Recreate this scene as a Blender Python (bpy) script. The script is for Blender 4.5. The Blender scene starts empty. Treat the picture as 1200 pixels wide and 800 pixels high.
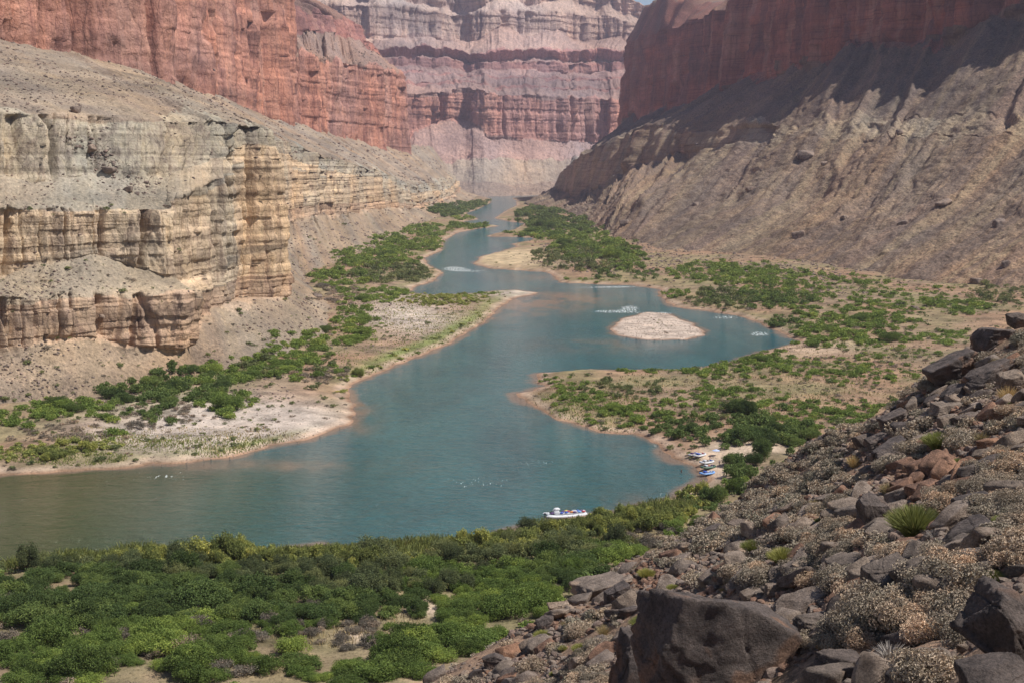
import time as _t; _T0=_t.time()
import bpy, math, random
import numpy as np
from mathutils import Vector

random.seed(7)
RNG = np.random.default_rng(7)
SC = bpy.context.scene
COL = SC.collection

# ------------------------------------------------------------------ camera
F, CX, CY, CAMZ = 1650.0, 600.0, 400.0, 95.0
PITCH = math.atan(205.0 / 1650.0)
CP, SP = math.cos(PITCH), math.sin(PITCH)

def ray(px, py):
    a = (np.asarray(px, float) - CX) / F
    b = (CY - np.asarray(py, float)) / F
    return a, CP + b * SP, -SP + b * CP

def PY(px, py, Y):
    a, dy, dz = ray(px, py)
    k = np.asarray(Y, float) / dy
    return np.stack([a * k, dy * k, CAMZ + dz * k], -1)

def PZ(px, py, z):
    a, dy, dz = ray(px, py)
    k = (np.asarray(z, float) - CAMZ) / dz
    return np.stack([a * k, dy * k, CAMZ + dz * k], -1)

def project(p):
    p = np.asarray(p, float)
    x, y, z = p[..., 0], p[..., 1], p[..., 2] - CAMZ
    fwd = y * CP - z * SP
    up = y * SP + z * CP
    return CX + F * x / fwd, CY - F * up / fwd

# ------------------------------------------------------------------ noise
def _hash(ix, iy, iz, seed):
    h = (ix.astype(np.uint32) * np.uint32(374761393) + iy.astype(np.uint32) * np.uint32(668265263)
         + iz.astype(np.uint32) * np.uint32(2246822519) + np.uint32((seed * 3266489917) & 0xffffffff))
    h = (h ^ (h >> np.uint32(13))) * np.uint32(1274126177)
    h = (h ^ (h >> np.uint32(16))) * np.uint32(2246822519)
    h = h ^ (h >> np.uint32(15))
    return h.astype(np.float64) * (2.0 / 4294967295.0) - 1.0

def vnoise(x, y, z, seed=0):
    x, y, z = np.broadcast_arrays(np.asarray(x, float), np.asarray(y, float), np.asarray(z, float))
    fx, fy, fz = np.floor(x), np.floor(y), np.floor(z)
    ix, iy, iz = fx.astype(np.int64), fy.astype(np.int64), fz.astype(np.int64)
    tx, ty, tz = x - fx, y - fy, z - fz
    tx = tx * tx * (3 - 2 * tx); ty = ty * ty * (3 - 2 * ty); tz = tz * tz * (3 - 2 * tz)
    r = 0
    for dx in (0, 1):
        wx = tx if dx else 1 - tx
        for dy in (0, 1):
            wy = ty if dy else 1 - ty
            for dz in (0, 1):
                wz = tz if dz else 1 - tz
                r = r + wx * wy * wz * _hash(ix + dx, iy + dy, iz + dz, seed)
    return r

def fbm(x, y, z, o=4, seed=0, gain=0.5):
    r, a, s = 0, 1.0, 0.0
    for i in range(o):
        r = r + a * vnoise(np.asarray(x) * 2.03 ** i, np.asarray(y) * 2.03 ** i, np.asarray(z) * 2.03 ** i, seed + i * 17)
        s += a; a *= gain
    return r / s * 1.6

def facets(s, Ln, layer, seed):
    u = s / Ln + 0.5 * vnoise(s / Ln * 0.45, 0.5, 0.5, seed + 3)
    i = np.floor(u); f = u - i
    i, layer, f = np.broadcast_arrays(i, np.asarray(layer, float), f)
    r = _hash(i.astype(np.int64), layer.astype(np.int64), np.zeros(i.shape, np.int64), seed)
    t = _hash(i.astype(np.int64), layer.astype(np.int64), np.ones(i.shape, np.int64), seed)
    return r * 0.7 + t * (f - 0.5) * 1.3

def sstep(a, b, x):
    t = np.clip((x - a) / (b - a), 0, 1)
    return t * t * (3 - 2 * t)

# ------------------------------------------------------------------ objects
def tag(o, label=None, cat=None, group=None, kind=None):
    if label: o['label'] = label
    if cat: o['category'] = cat
    if group: o['group'] = group
    if kind: o['kind'] = kind
    return o

def mesh_np(name, V, Q, mats, smooth=False, attrs=None, matidx=None):
    """V (n,3); Q: (m,k) int array (k = 3 or 4)"""
    V = np.asarray(V, np.float32); Q = np.asarray(Q, np.int32)
    me = bpy.data.meshes.new(name)
    k = Q.shape[1]
    me.vertices.add(len(V)); me.vertices.foreach_set('co', V.ravel())
    me.loops.add(Q.size); me.loops.foreach_set('vertex_index', Q.ravel())
    me.polygons.add(len(Q)); me.polygons.foreach_set('loop_start', np.arange(0, Q.size, k, dtype=np.int32))
    if smooth is not False:
        me.polygons.foreach_set('use_smooth', np.full(len(Q), True))
    else:
        me.polygons.foreach_set('use_smooth', np.full(len(Q), False))
    for m in (mats if isinstance(mats, (list, tuple)) else [mats]):
        me.materials.append(m)
    if matidx is not None:
        me.polygons.foreach_set('material_index', np.asarray(matidx, np.int32))
    if attrs:
        for n, a in attrs.items():
            a = np.asarray(a, np.float32)
            if a.ndim == 2:
                if a.shape[1] == 3:
                    a = np.concatenate([a, np.ones((len(a), 1), np.float32)], 1)
                at = me.attributes.new(n, 'FLOAT_COLOR', 'POINT'); at.data.foreach_set('color', a.ravel())
            else:
                at = me.attributes.new(n, 'FLOAT', 'POINT'); at.data.foreach_set('value', a.ravel())
    me.update(calc_edges=True)
    return me

def link(name, me, parent=None, loc=None):
    o = bpy.data.objects.new(name, me)
    COL.objects.link(o)
    if parent: o.parent = parent
    if loc is not None: o.location = loc
    return o

def empty(name, loc=(0, 0, 0), rot=(0, 0, 0)):
    o = bpy.data.objects.new(name, None); COL.objects.link(o)
    o.location = loc; o.rotation_euler = rot
    o.empty_display_size = 0.2
    return o

def grid_quads(nr, nc, off=0):
    i = np.arange(nr - 1)[:, None] * nc + np.arange(nc - 1)[None, :]
    i = i.ravel() + off
    return np.stack([i, i + 1, i + 1 + nc, i + nc], 1)

# ------------------------------------------------------------------ materials
def new_mat(name):
    m = bpy.data.materials.new(name); m.use_nodes = True
    nt = m.node_tree; b = nt.nodes['Principled BSDF']
    return m, nt, b

def N(nt, typ, **kw):
    n = nt.nodes.new(typ)
    for k, v in kw.items():
        if k in ('operation', 'blend_type', 'data_type', 'attribute_name', 'noise_dimensions', 'feature', 'noise_type', 'interpolation_type', 'distance'):
            setattr(n, k, v)
        else:
            n.inputs[k].default_value = v
    return n

def L(nt, a, b):
    nt.links.new(a, b)

def ramp(nt, src, stops):
    r = nt.nodes.new('ShaderNodeValToRGB')
    el = r.color_ramp.elements
    while len(el) > 1: el.remove(el[-1])
    el[0].position = stops[0][0]; el[0].color = (*stops[0][1], 1) if not np.isscalar(stops[0][1]) else (stops[0][1],) * 3 + (1,)
    for p, c in stops[1:]:
        e = el.new(p); e.color = (*c, 1) if not np.isscalar(c) else (c, c, c, 1)
    L(nt, src, r.inputs[0])
    return r.outputs[0]

def mul(nt, a, b, fac=1.0):
    m = nt.nodes.new('ShaderNodeMix'); m.data_type = 'RGBA'; m.blend_type = 'MULTIPLY'
    if isinstance(fac, (int, float)): m.inputs[0].default_value = fac
    else: L(nt, fac, m.inputs[0])
    L(nt, a, m.inputs[6])
    if isinstance(b, tuple): m.inputs[7].default_value = (*b, 1)
    else: L(nt, b, m.inputs[7])
    return m.outputs[2]

def mix(nt, fac, a, b):
    m = nt.nodes.new('ShaderNodeMix'); m.data_type = 'RGBA'
    if isinstance(fac, (int, float)): m.inputs[0].default_value = fac
    else: L(nt, fac, m.inputs[0])
    for v, s in ((a, 6), (b, 7)):
        if isinstance(v, tuple): m.inputs[s].default_value = (*v, 1)
        else: L(nt, v, m.inputs[s])
    return m.outputs[2]

def pos_scaled(nt, sx, sy, sz, obj=False):
    if obj:
        g = nt.nodes.new('ShaderNodeTexCoord'); src = g.outputs['Object']
    else:
        g = nt.nodes.new('ShaderNodeNewGeometry'); src = g.outputs['Position']
    m = nt.nodes.new('ShaderNodeVectorMath'); m.operation = 'MULTIPLY'
    L(nt, src, m.inputs[0]); m.inputs[1].default_value = (sx, sy, sz)
    return m.outputs[0]

def noise(nt, vec, scale=1.0, detail=4.0, rough=0.55, dist=0.0):
    n = N(nt, 'ShaderNodeTexNoise', Scale=scale, Detail=detail, Roughness=rough, Distortion=dist)
    L(nt, vec, n.inputs['Vector'])
    return n.outputs[0]

def bump(nt, h, strength, distance, prev=None):
    b = nt.nodes.new('ShaderNodeBump'); b.inputs['Strength'].default_value = strength
    b.inputs['Distance'].default_value = distance
    L(nt, h, b.inputs['Height'])
    if prev is not None: L(nt, prev, b.inputs['Normal'])
    return b.outputs[0]

def rock_face_mat(name, k=1.0, bed=1.0, streak=1.0, speck=1.0, bstr=0.8):
    """canyon rock: vertex Col is the bed's own colour, cliff = 1 on cliff faces; k scales all feature sizes (metres)"""
    m, nt, b = new_mat(name)
    at = N(nt, 'ShaderNodeAttribute', attribute_name='Col').outputs[0]
    cl = N(nt, 'ShaderNodeAttribute', attribute_name='cliff').outputs[2]
    c = at
    n1 = noise(nt, pos_scaled(nt, 1, 1, 1), 0.03 / k, 6, 0.6)
    c = mul(nt, c, ramp(nt, n1, [(0.3, (0.72, 0.74, 0.78)), (0.5, (1.0, 1.0, 1.0)), (0.7, (1.22, 1.16, 1.08))]), 0.9)
    # bedding
    nb = noise(nt, pos_scaled(nt, 0.012 / k, 0.012 / k, 0.42 / k), 1.0, 5, 0.65, 0.25)
    bedc = ramp(nt, nb, [(0.36, (0.52, 0.46, 0.44)), (0.47, (0.95, 0.93, 0.92)), (0.55, (1.1, 1.06, 1.0)), (0.66, (0.72, 0.68, 0.66))])
    fb_ = N(nt, 'ShaderNodeMath', operation='MULTIPLY'); L(nt, cl, fb_.inputs[0]); fb_.inputs[1].default_value = 0.75 * bed
    c = mul(nt, c, bedc, fb_.outputs[0])
    # desert varnish streaks
    nv = noise(nt, pos_scaled(nt, 0.16 / k, 0.16 / k, 0.018 / k), 1.0, 5, 0.62, 0.3)
    vc = ramp(nt, nv, [(0.34, (0.42, 0.36, 0.38)), (0.45, (0.9, 0.86, 0.86)), (0.56, (1.06, 1.04, 1.0)), (0.68, (1.2, 1.12, 1.02))])
    fv = N(nt, 'ShaderNodeMath', operation='MULTIPLY'); L(nt, cl, fv.inputs[0]); fv.inputs[1].default_value = 0.7 * streak
    c = mul(nt, c, vc, fv.outputs[0])
    # open joints and blocks
    jw = nt.nodes.new('ShaderNodeVectorMath'); jw.operation = 'ADD'
    nd = N(nt, 'ShaderNodeTexNoise', Scale=0.12 / k, Detail=3.0); L(nt, pos_scaled(nt, 1, 1, 1), nd.inputs['Vector'])
    sc_ = nt.nodes.new('ShaderNodeVectorMath'); sc_.operation = 'MULTIPLY'; L(nt, nd.outputs['Color'], sc_.inputs[0]); sc_.inputs[1].default_value = (0.22, 0.22, 0.3)
    L(nt, pos_scaled(nt, 0.11 / k, 0.11 / k, 0.05 / k), jw.inputs[0]); L(nt, sc_.outputs[0], jw.inputs[1])
    v1 = N(nt, 'ShaderNodeTexVoronoi', feature='DISTANCE_TO_EDGE', Scale=1.0); L(nt, jw.outputs[0], v1.inputs['Vector'])
    v2 = N(nt, 'ShaderNodeTexVoronoi', feature='DISTANCE_TO_EDGE', Scale=2.7); L(nt, jw.outputs[0], v2.inputs['Vector'])
    c1 = ramp(nt, v1.outputs[0], [(0.0, 0.66), (0.03, 0.95), (0.06, 1.0)])
    c2 = ramp(nt, v2.outputs[0], [(0.0, 0.8), (0.04, 0.98), (0.08, 1.0)])
    c = mul(nt, c, c1, cl); c = mul(nt, c, c2, cl)
    # debris speckle on the talus
    ns = noise(nt, pos_scaled(nt, 1, 1, 1), 0.45 / k, 4, 0.75)
    sc = ramp(nt, ns, [(0.36, (0.32, 0.32, 0.30)), (0.46, (0.85, 0.85, 0.83)), (0.55, (1.0, 1.0, 1.0)), (0.66, (1.7, 1.6, 1.5))])
    inv = N(nt, 'ShaderNodeMath', operation='SUBTRACT'); inv.inputs[0].default_value = 1.0; L(nt, cl, inv.inputs[1])
    fs = N(nt, 'ShaderNodeMath', operation='MULTIPLY'); L(nt, inv.outputs[0], fs.inputs[0]); fs.inputs[1].default_value = 0.75 * speck
    c = mul(nt, c, sc, fs.outputs[0])
    L(nt, c, b.inputs['Base Color'])
    b.inputs['Roughness'].default_value = 0.92
    b.inputs['Specular IOR Level'].default_value = 0.2
    h = noise(nt, pos_scaled(nt, 1, 1, 1), 0.22 / k, 6, 0.7)
    n0 = bump(nt, h, bstr, 2.6 * k)
    n0 = bump(nt, nb, 0.5 * bed, 1.6 * k, n0)
    n0 = bump(nt, nv, 0.45 * streak, 2.0 * k, n0)
    cb = N(nt, 'ShaderNodeMath', operation='MULTIPLY'); L(nt, c1, cb.inputs[0]); L(nt, c2, cb.inputs[1])
    cb2 = N(nt, 'ShaderNodeMath', operation='MULTIPLY'); L(nt, cb.outputs[0], cb2.inputs[0]); L(nt, cl, cb2.inputs[1])
    n0 = bump(nt, cb2.outputs[0], 0.45, 1.2 * k, n0)
    L(nt, n0, b.inputs['Normal'])
    return m

M_NEARCLIFF = rock_face_mat('tan limestone and shale', 0.75, 0.55, 1.0, 0.8, 0.8)
M_REDWALL = rock_face_mat('red limestone', 1.7, 0.25, 1.2, 1.0, 0.9)
M_FAR = rock_face_mat('distant banded rock', 3.6, 0.7, 1.0, 0.8, 1.0)
M_SLOPE = rock_face_mat('talus slope', 1.1, 0.9, 0.8, 1.25, 1.0)

def ground_mat():
    m, nt, b = new_mat('valley soil')
    c = N(nt, 'ShaderNodeAttribute', attribute_name='Col').outputs[0]
    n1 = noise(nt, pos_scaled(nt, 1, 1, 1), 0.09, 6, 0.65)
    c = mul(nt, c, ramp(nt, n1, [(0.32, (0.62, 0.62, 0.6)), (0.5, (1.0, 1.0, 1.0)), (0.68, (1.25, 1.2, 1.15))]))
    n2 = noise(nt, pos_scaled(nt, 1, 1, 1), 1.1, 3, 0.8)
    c = mul(nt, c, ramp(nt, n2, [(0.36, (0.5, 0.5, 0.48)), (0.47, (1, 1, 1)), (0.58, (1, 1, 1)), (0.68, (1.4, 1.36, 1.3))]), 0.85)
    L(nt, c, b.inputs['Base Color']); b.inputs['Roughness'].default_value = 0.95
    b.inputs['Specular IOR Level'].default_value = 0.1
    L(nt, bump(nt, n2, 0.6, 0.6), b.inputs['Normal'])
    return m
M_GROUND = ground_mat()

def hill_mat():
    m, nt, b = new_mat('stony slope soil')
    p = pos_scaled(nt, 1, 1, 1)
    n1 = noise(nt, p, 0.35, 5, 0.6)
    c = ramp(nt, n1, [(0.32, (0.17, 0.125, 0.09)), (0.5, (0.27, 0.185, 0.13)), (0.66, (0.34, 0.225, 0.155))])
    n2 = noise(nt, p, 2.2, 5, 0.75)
    c = mul(nt, c, ramp(nt, n2, [(0.36, (0.5, 0.5, 0.5)), (0.48, (1, 1, 1)), (0.62, (1.3, 1.25, 1.2))]), 0.8)
    n3 = noise(nt, p, 9.0, 4, 0.8)
    c = mul(nt, c, ramp(nt, n3, [(0.35, (0.45, 0.45, 0.45)), (0.5, (1, 1, 1)), (0.65, (1.5, 1.45, 1.4))]), 0.8)
    L(nt, c, b.inputs['Base Color']); b.inputs['Roughness'].default_value = 0.95
    b.inputs['Specular IOR Level'].default_value = 0.15
    n0 = bump(nt, n2, 0.9, 0.25)
    n0 = bump(nt, n3, 0.7, 0.06, n0)
    L(nt, n0, b.inputs['Normal'])
    return m
M_HILL = hill_mat()

def boulder_mat(name, c0, c1, c2, patch=None, scale=1.0):
    """weathered rock; c2 = fresh or stained patches"""
    m, nt, b = new_mat(name)
    p = pos_scaled(nt, 1, 1, 1, obj=True)
    n1 = noise(nt, p, 1.3 * scale, 6, 0.62)
    c = ramp(nt, n1, [(0.33, c0), (0.55, c1), (0.7, tuple(min(1, v * 1.25) for v in c1))])
    n2 = noise(nt, p, 0.55 * scale, 3, 0.5, 0.6)
    c = mix(nt, ramp(nt, n2, [(0.54, 0.0), (0.62, 1.0)]), c, c2)
    n3 = noise(nt, p, 14 * scale, 4, 0.8)
    c = mul(nt, c, ramp(nt, n3, [(0.34, (0.5, 0.5, 0.5)), (0.5, (1, 1, 1)), (0.66, (1.45, 1.42, 1.38))]), 0.8)
    inf = nt.nodes.new('ShaderNodeObjectInfo')
    c = mul(nt, c, ramp(nt, inf.outputs['Random'], [(0.0, (0.8, 0.8, 0.82)), (0.5, (1, 1, 1)), (1.0, (1.25, 1.2, 1.12))]))
    L(nt, c, b.inputs['Base Color']); b.inputs['Roughness'].default_value = 0.85
    b.inputs['Specular IOR Level'].default_value = 0.3
    n0 = bump(nt, noise(nt, p, 2.5 * scale, 8, 0.75), 1.0, 0.25 / scale)
    n0 = bump(nt, n3, 0.6, 0.03 / scale, n0)
    L(nt, n0, b.inputs['Normal'])
    return m
M_BGREY = boulder_mat('weathered grey rock', (0.12, 0.093, 0.075), (0.24, 0.19, 0.155), (0.34, 0.25, 0.185))
M_BDARK = boulder_mat('dark varnished rock', (0.06, 0.048, 0.044), (0.14, 0.112, 0.1), (0.22, 0.135, 0.095))
M_BTAN = boulder_mat('tan rock', (0.16, 0.115, 0.085), (0.3, 0.235, 0.19), (0.38, 0.29, 0.23))
M_BRED = boulder_mat('rusty rock', (0.13, 0.075, 0.05), (0.29, 0.165, 0.11), (0.34, 0.22, 0.16))
M_SCREE = boulder_mat('loose stones', (0.12, 0.085, 0.07), (0.29, 0.205, 0.16), (0.36, 0.27, 0.22))
M_TALUSROCK = boulder_mat('slope boulders', (0.11, 0.085, 0.072), (0.24, 0.185, 0.15), (0.26, 0.19, 0.15), scale=0.3)

def leaf_mat(name, base, var=0.36, trans=0.3, dry=None):
    m, nt, b = new_mat(name)
    inf = nt.nodes.new('ShaderNodeObjectInfo')
    sh = N(nt, 'ShaderNodeAttribute', attribute_name='tint').outputs[2]
    lo = tuple(v * (1 - var) for v in base)
    hi = tuple(v * (1 + var) for v in (base[0] * 1.25, base[1] * 1.1, base[2]))
    c = ramp(nt, inf.outputs['Random'], [(0.0, lo), (0.5, base), (1.0, hi)])
    c = mul(nt, c, ramp(nt, sh, [(0.0, (0.6, 0.66, 0.62)), (0.5, (1, 1, 1)), (0.88, (1.4, 1.28, 1.1)), (1.0, dry or (1.7, 1.3, 1.2))]))
    L(nt, c, b.inputs['Base Color']); b.inputs['Roughness'].default_value = 0.7
    b.inputs['Specular IOR Level'].default_value = 0.2
    tr = nt.nodes.new('ShaderNodeBsdfTranslucent'); L(nt, c, tr.inputs[0])
    ms = nt.nodes.new('ShaderNodeMixShader'); ms.inputs[0].default_value = trans
    L(nt, b.outputs[0], ms.inputs[1]); L(nt, tr.outputs[0], ms.inputs[2])
    L(nt, ms.outputs[0], nt.nodes['Material Output'].inputs[0])
    return m
M_MESQ = leaf_mat('mesquite leaves', (0.17, 0.24, 0.06))
M_MESQD = leaf_mat('dark mesquite leaves', (0.12, 0.175, 0.055))
M_TAM = leaf_mat('tamarisk leaves', (0.15, 0.18, 0.08))
M_WIL = leaf_mat('willow leaves', (0.25, 0.28, 0.085))
M_GREYB = leaf_mat('grey dry brush leaves', (0.24, 0.205, 0.165), 0.25, 0.1)
M_BRIT = leaf_mat('brittlebush leaves', (0.40, 0.33, 0.255), 0.25, 0.1)
M_EPH = leaf_mat('green stem bush leaves', (0.25, 0.27, 0.09), 0.2, 0.2)
M_STRAW = leaf_mat('straw coloured grass blades', (0.38, 0.31, 0.17), 0.2, 0.2)

def plain_mat(name, col, rough=0.7, spec=0.3, nscale=6.0, amt=0.25, bstr=0.3, bd=0.01):
    m, nt, b = new_mat(name)
    p = pos_scaled(nt, 1, 1, 1, obj=True)
    n1 = noise(nt, p, nscale, 4, 0.6)
    c = ramp(nt, n1, [(0.3, tuple(v * (1 - amt) for v in col)), (0.7, tuple(min(1, v * (1 + amt)) for v in col))])
    L(nt, c, b.inputs['Base Color']); b.inputs['Roughness'].default_value = rough
    b.inputs['Specular IOR Level'].default_value = spec
    L(nt, bump(nt, n1, bstr, bd), b.inputs['Normal'])
    return m
M_BARK = plain_mat('bark', (0.14, 0.1, 0.075), 0.9)
M_TWIG = plain_mat('bleached twig', (0.4, 0.36, 0.32), 0.9)

# ------------------------------------------------------------------ loft of break lines
def loft(name, rows, bands, mat, ncols, rowsub, big=(14, 60), joint=(5, 14), strata=(3, 7), gully=(6, 45), rough=(1.2, 6),
         seed=0, sign=1, cone=0.0, cmask=None, tmask=None, conemask=None, smooth_cols=3, colors=None, kfreq=1.0, label=None, layc=0.28, slopecol=0.0, stain=0.0):
    """rows: list of (K,3); bands[i] = 'c' cliff | 't' talus between rows i and i+1"""
    rows = [np.asarray(r, float) for r in rows]
    K = len(rows[0])
    mid = rows[len(rows) // 2]
    px, py = project(rows[min(2, len(rows) - 1)])
    seglen = np.hypot(np.diff(px), np.diff(py)) * 1.0
    seg3 = np.linalg.norm(np.diff(mid, axis=0), axis=1)
    w = seglen + 0.02 * seg3 + 3
    w = np.minimum(w, np.median(w) * 6)
    t = np.concatenate([[0], np.cumsum(w)]); t /= t[-1]
    # arc-length in metres
    tc = np.linspace(0, 1, ncols)
    R = []
    for r in rows:
        q = np.stack([np.interp(tc, t, r[:, j]) for j in range(3)], 1)
        for _ in range(smooth_cols):
            q[1:-1] = 0.25 * q[:-2] + 0.5 * q[1:-1] + 0.25 * q[2:]
        R.append(q)
    s = np.concatenate([[0], np.cumsum(np.linalg.norm(np.diff(R[len(R) // 2], axis=0), axis=1))])
    if cone > 0:
        for i, bnd in enumerate(bands):
            if bnd == 'c' and i > 0 and bands[i - 1] == 't':
                a = np.clip(fbm(s / 55 / kfreq, i * 7.3, 0, 3, seed + 90) + 0.1, 0, 1)[:, None] * cone
                if conemask: a = a * np.interp(tc, t, conemask)[:, None]
                R[i] = R[i] * (1 - a) + R[i + 1] * a
    G, CL, BI, FR = [], [], [], []
    for i, (bnd, ns) in enumerate(zip(bands, rowsub)):
        last = i == len(bands) - 1
        f = np.linspace(0, 1, ns + 1)[: (ns + 1 if last else ns)]
        for ff in f:
            G.append(R[i] * (1 - ff) + R[i + 1] * ff)
            here = 1.0 if bnd == 'c' else 0.0
            CL.append(here); BI.append(i); FR.append(ff)
    G = np.array(G); CL = np.array(CL); BI = np.array(BI); FR = np.array(FR)
    nr = len(G)
    clw = CL.copy()
    for _ in range(2):
        clw[1:-1] = 0.25 * clw[:-2] + 0.5 * clw[1:-1] + 0.25 * clw[2:]
    cl2 = np.repeat(clw[:, None], ncols, 1)
    if cmask:
        for bi_, mk in cmask.items():
            mm = np.interp(tc, t, mk)
            mm = np.clip(mm + 0.9 * fbm(s / 60 / kfreq, 3, 8, 3, seed + 77) * (4 * mm * (1 - mm)), 0, 1)
            sel = BI == bi_
            cl2[sel] *= mm[None, :]
    tcol = np.zeros((nr, ncols))
    if tmask:
        for bi_, mk in tmask.items():
            mm = np.interp(tc, t, mk); sel = BI == bi_
            cl2[sel] = np.maximum(cl2[sel], mm[None, :]); tcol[sel] = mm[None, :]
    wide = cl2.copy()
    for _ in range(40):
        wide[1:-1] = 0.25 * wide[:-2] + 0.5 * wide[1:-1] + 0.25 * wide[2:]
    wide = np.clip(wide * 1.4, 0.25, 1)
    # horizontal outward normal from smoothed plan tangent
    T = np.gradient(R[len(R) // 2], axis=0)
    for _ in range(6):
        T[1:-1] = 0.25 * T[:-2] + 0.5 * T[1:-1] + 0.25 * T[2:]
    nh = np.stack([T[:, 1], -T[:, 0], 0 * T[:, 0]], 1) * sign
    nh /= np.linalg.norm(nh, axis=1)[:, None] + 1e-9
    X, Y, Z = G[..., 0], G[..., 1], G[..., 2]
    S = np.broadcast_to(s[None, :], X.shape)
    vrow = np.linspace(0, 1, nr)[:, None]
    A, Lb = big
    d = A * (0.6 * fbm(S / Lb, Z / (Lb * 8), 0, 2, seed + 1) + 0.65 * facets(S + 0.03 * Z, Lb * 0.8, 0, seed + 21)) * wide
    Aj, Lj = joint
    As, Ls = strata
    warp = 0.25 * Ls * fbm(S / 90 / kfreq, 0, 3.3, 2, seed + 4)
    layr = np.floor((Z + warp * 2) / (Ls * 3.1))
    jn = facets(S + 0.05 * Z, Lj * 1.5, 0, seed + 2) + 0.5 * facets(S - 0.04 * Z, Lj * 0.6, 1, seed + 23) + 0.16 * facets(S, Lj * 0.5, layr, seed + 22)
    crk = np.abs(vnoise(S / (Lj * 1.1) + 0.3 * vnoise(0, 0, Z / (Lj * 2), seed + 41), Z / (Lj * 14), 5.1, seed + 3))
    crease = -np.exp(-(crk / 0.06) ** 2) - 0.5 * np.exp(-(np.abs(vnoise(S / (Lj * 0.45), Z / (Lj * 5), 2.2, seed + 44)) / 0.07) ** 2)
    cl_ = cl2
    soft = cl2.copy()
    for _ in range(10):
        soft[1:-1] = 0.25 * soft[:-2] + 0.5 * soft[1:-1] + 0.25 * soft[2:]
    d = d + Aj * (jn * 0.8 * soft + crease * 0.9 * cl_)
    st = fbm(0, 0, (Z + warp) / Ls, 3, seed + 5) + 0.35 * fbm(S / (Lj * 4), 3, (Z + warp) / (Ls * 0.6), 2, seed + 6)
    st = np.tanh(st * 3)
    d = d + As * st * (0.12 + 0.88 * cl_)
    blk = fbm(S / (Lj * 0.3), Z / (Lj * 0.9), 9.0, 4, seed + 7, 0.6)
    d = d + 0.26 * Aj * blk * cl_
    G = G + nh[None] * d[..., None]
    # talus relief
    tw = 1 - cl_
    Ag, Lg = gully
    Ag = Ag * np.clip(Y / 1100, 1, 2.2) * (1 if kfreq < 4 else .5)
    env = np.clip(np.minimum(vrow * 8, 1), 0, 1)
    gd = fbm(S / Lg + 0.5 * fbm(S / (Lg * 1.6), vrow * 5, 0, 3, seed + 8), vrow * 2.2, 4.0, 5, seed + 9, 0.6)
    gr = -np.abs(gd) * 1.6 + 0.45
    G[..., 2] += Ag * gr * tw * env
    ro, Lr = rough
    G[..., 2] += ro * fbm(G[..., 0] / Lr, G[..., 1] / Lr, G[..., 2] / Lr, 4, seed + 10, 0.6) * (0.3 + 0.7 * tw)
    # colours
    Vt = G.reshape(-1, 3)
    C = np.zeros(G.shape)
    cols = np.asarray(colors, float)  # one colour per band
    # blend band colours with a noisy boundary
    pos_b = BI + FR
    zb = pos_b[:, None] + 0.16 * fbm(S / 35 / kfreq, Z / 20 / kfreq, 2, 3, seed + 11)
    bi = np.clip(np.floor(zb), 0, len(bands) - 1).astype(int)
    C = cols[bi]
    if tmask: C = C * (1 - tcol[..., None]) + cols[3] * tcol[..., None]
    lay = fbm(0, 0, (Z + warp) / (Ls * 1.3), 3, seed + 12)
    lay2 = fbm(S / 120 / kfreq, 0, (Z + warp) / (Ls * 4), 2, seed + 13)
    C = C * (1 + (layc * lay * (0.25 + 0.75 * cl_) + 0.22 * lay2))[..., None]
    hue = fbm(S / 60 / kfreq, Z / 60 / kfreq, 7, 3, seed + 14)
    C = C * (1 + hue[..., None] * np.array([0.10, 0.0, -0.10]))
    if stain:
        s1 = fbm(S / (9 * kfreq) , Z / (70 * kfreq), 4, 4, seed + 35, 0.55) + 0.5 * fbm(S / (40 * kfreq), Z / (60 * kfreq), 8, 3, seed + 36)
        k1 = (sstep(0.12, 0.6, s1) * cl_ * stain)[..., None]; k2 = (sstep(0.15, 0.7, -s1) * cl_ * stain)[..., None]
        C = C * (1 - k1 * .62) + np.array([0.13, 0.085, 0.09]) * k1 * .62
        C = C * (1 - k2 * .55) + np.array([0.52, 0.34, 0.27]) * k2 * .55
    if slopecol:
        fl = fbm(S / 16 + 0.3 * fbm(S / 30, vrow * 6, 0, 2, seed + 31), vrow * 2.5, 3, 4, seed + 30, 0.6)
        a1 = (np.clip(fl * 1.6, 0, 1) * (1 - cl_) * slopecol)[..., None]; a2 = (np.clip(-fl * 1.6, 0, 1) * (1 - cl_) * slopecol)[..., None]
        pk = (np.clip(fbm(S / 70, vrow * 4, 9, 3, seed + 33) * 2 - .7, 0, 1) * (1 - cl_) * slopecol)[..., None]
        C = C * (1 - a1) + np.array([0.31, 0.24, 0.155]) * a1
        C = C * (1 - a2) + np.array([0.155, 0.12, 0.105]) * a2
        C = C * (1 - pk * .4) + np.array([0.33, 0.215, 0.165]) * pk * .4
    C = np.clip(C, 0.01, 0.8)
    cliff = cl_ * np.ones_like(X)
    Q = grid_quads(nr, ncols)
    me = mesh_np(name, Vt, Q, mat, True, {'Col': C.reshape(-1, 3), 'cliff': cliff.ravel()})
    o = link(name, me)
    tag(o, kind='structure')
    if label: o['label'] = label
    return o, G, clw

def rowp(lst):
    """list of (px,py,Y) -> points ; (x,y,z,'w') passes world coordinates"""
    out = []
    for q in lst:
        if len(q) == 4: out.append(q[:3])
        else: out.append(tuple(PY(*q)))
    return np.array(out, float)

TALUS_L = (0.27, 0.215, 0.155)
TAN = (0.40, 0.31, 0.215)
TAN2 = (0.36, 0.27, 0.18)
GREYTAN = (0.36, 0.305, 0.225)
RED = (0.40, 0.165, 0.10)
PINK = (0.44, 0.20, 0.14)

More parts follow.
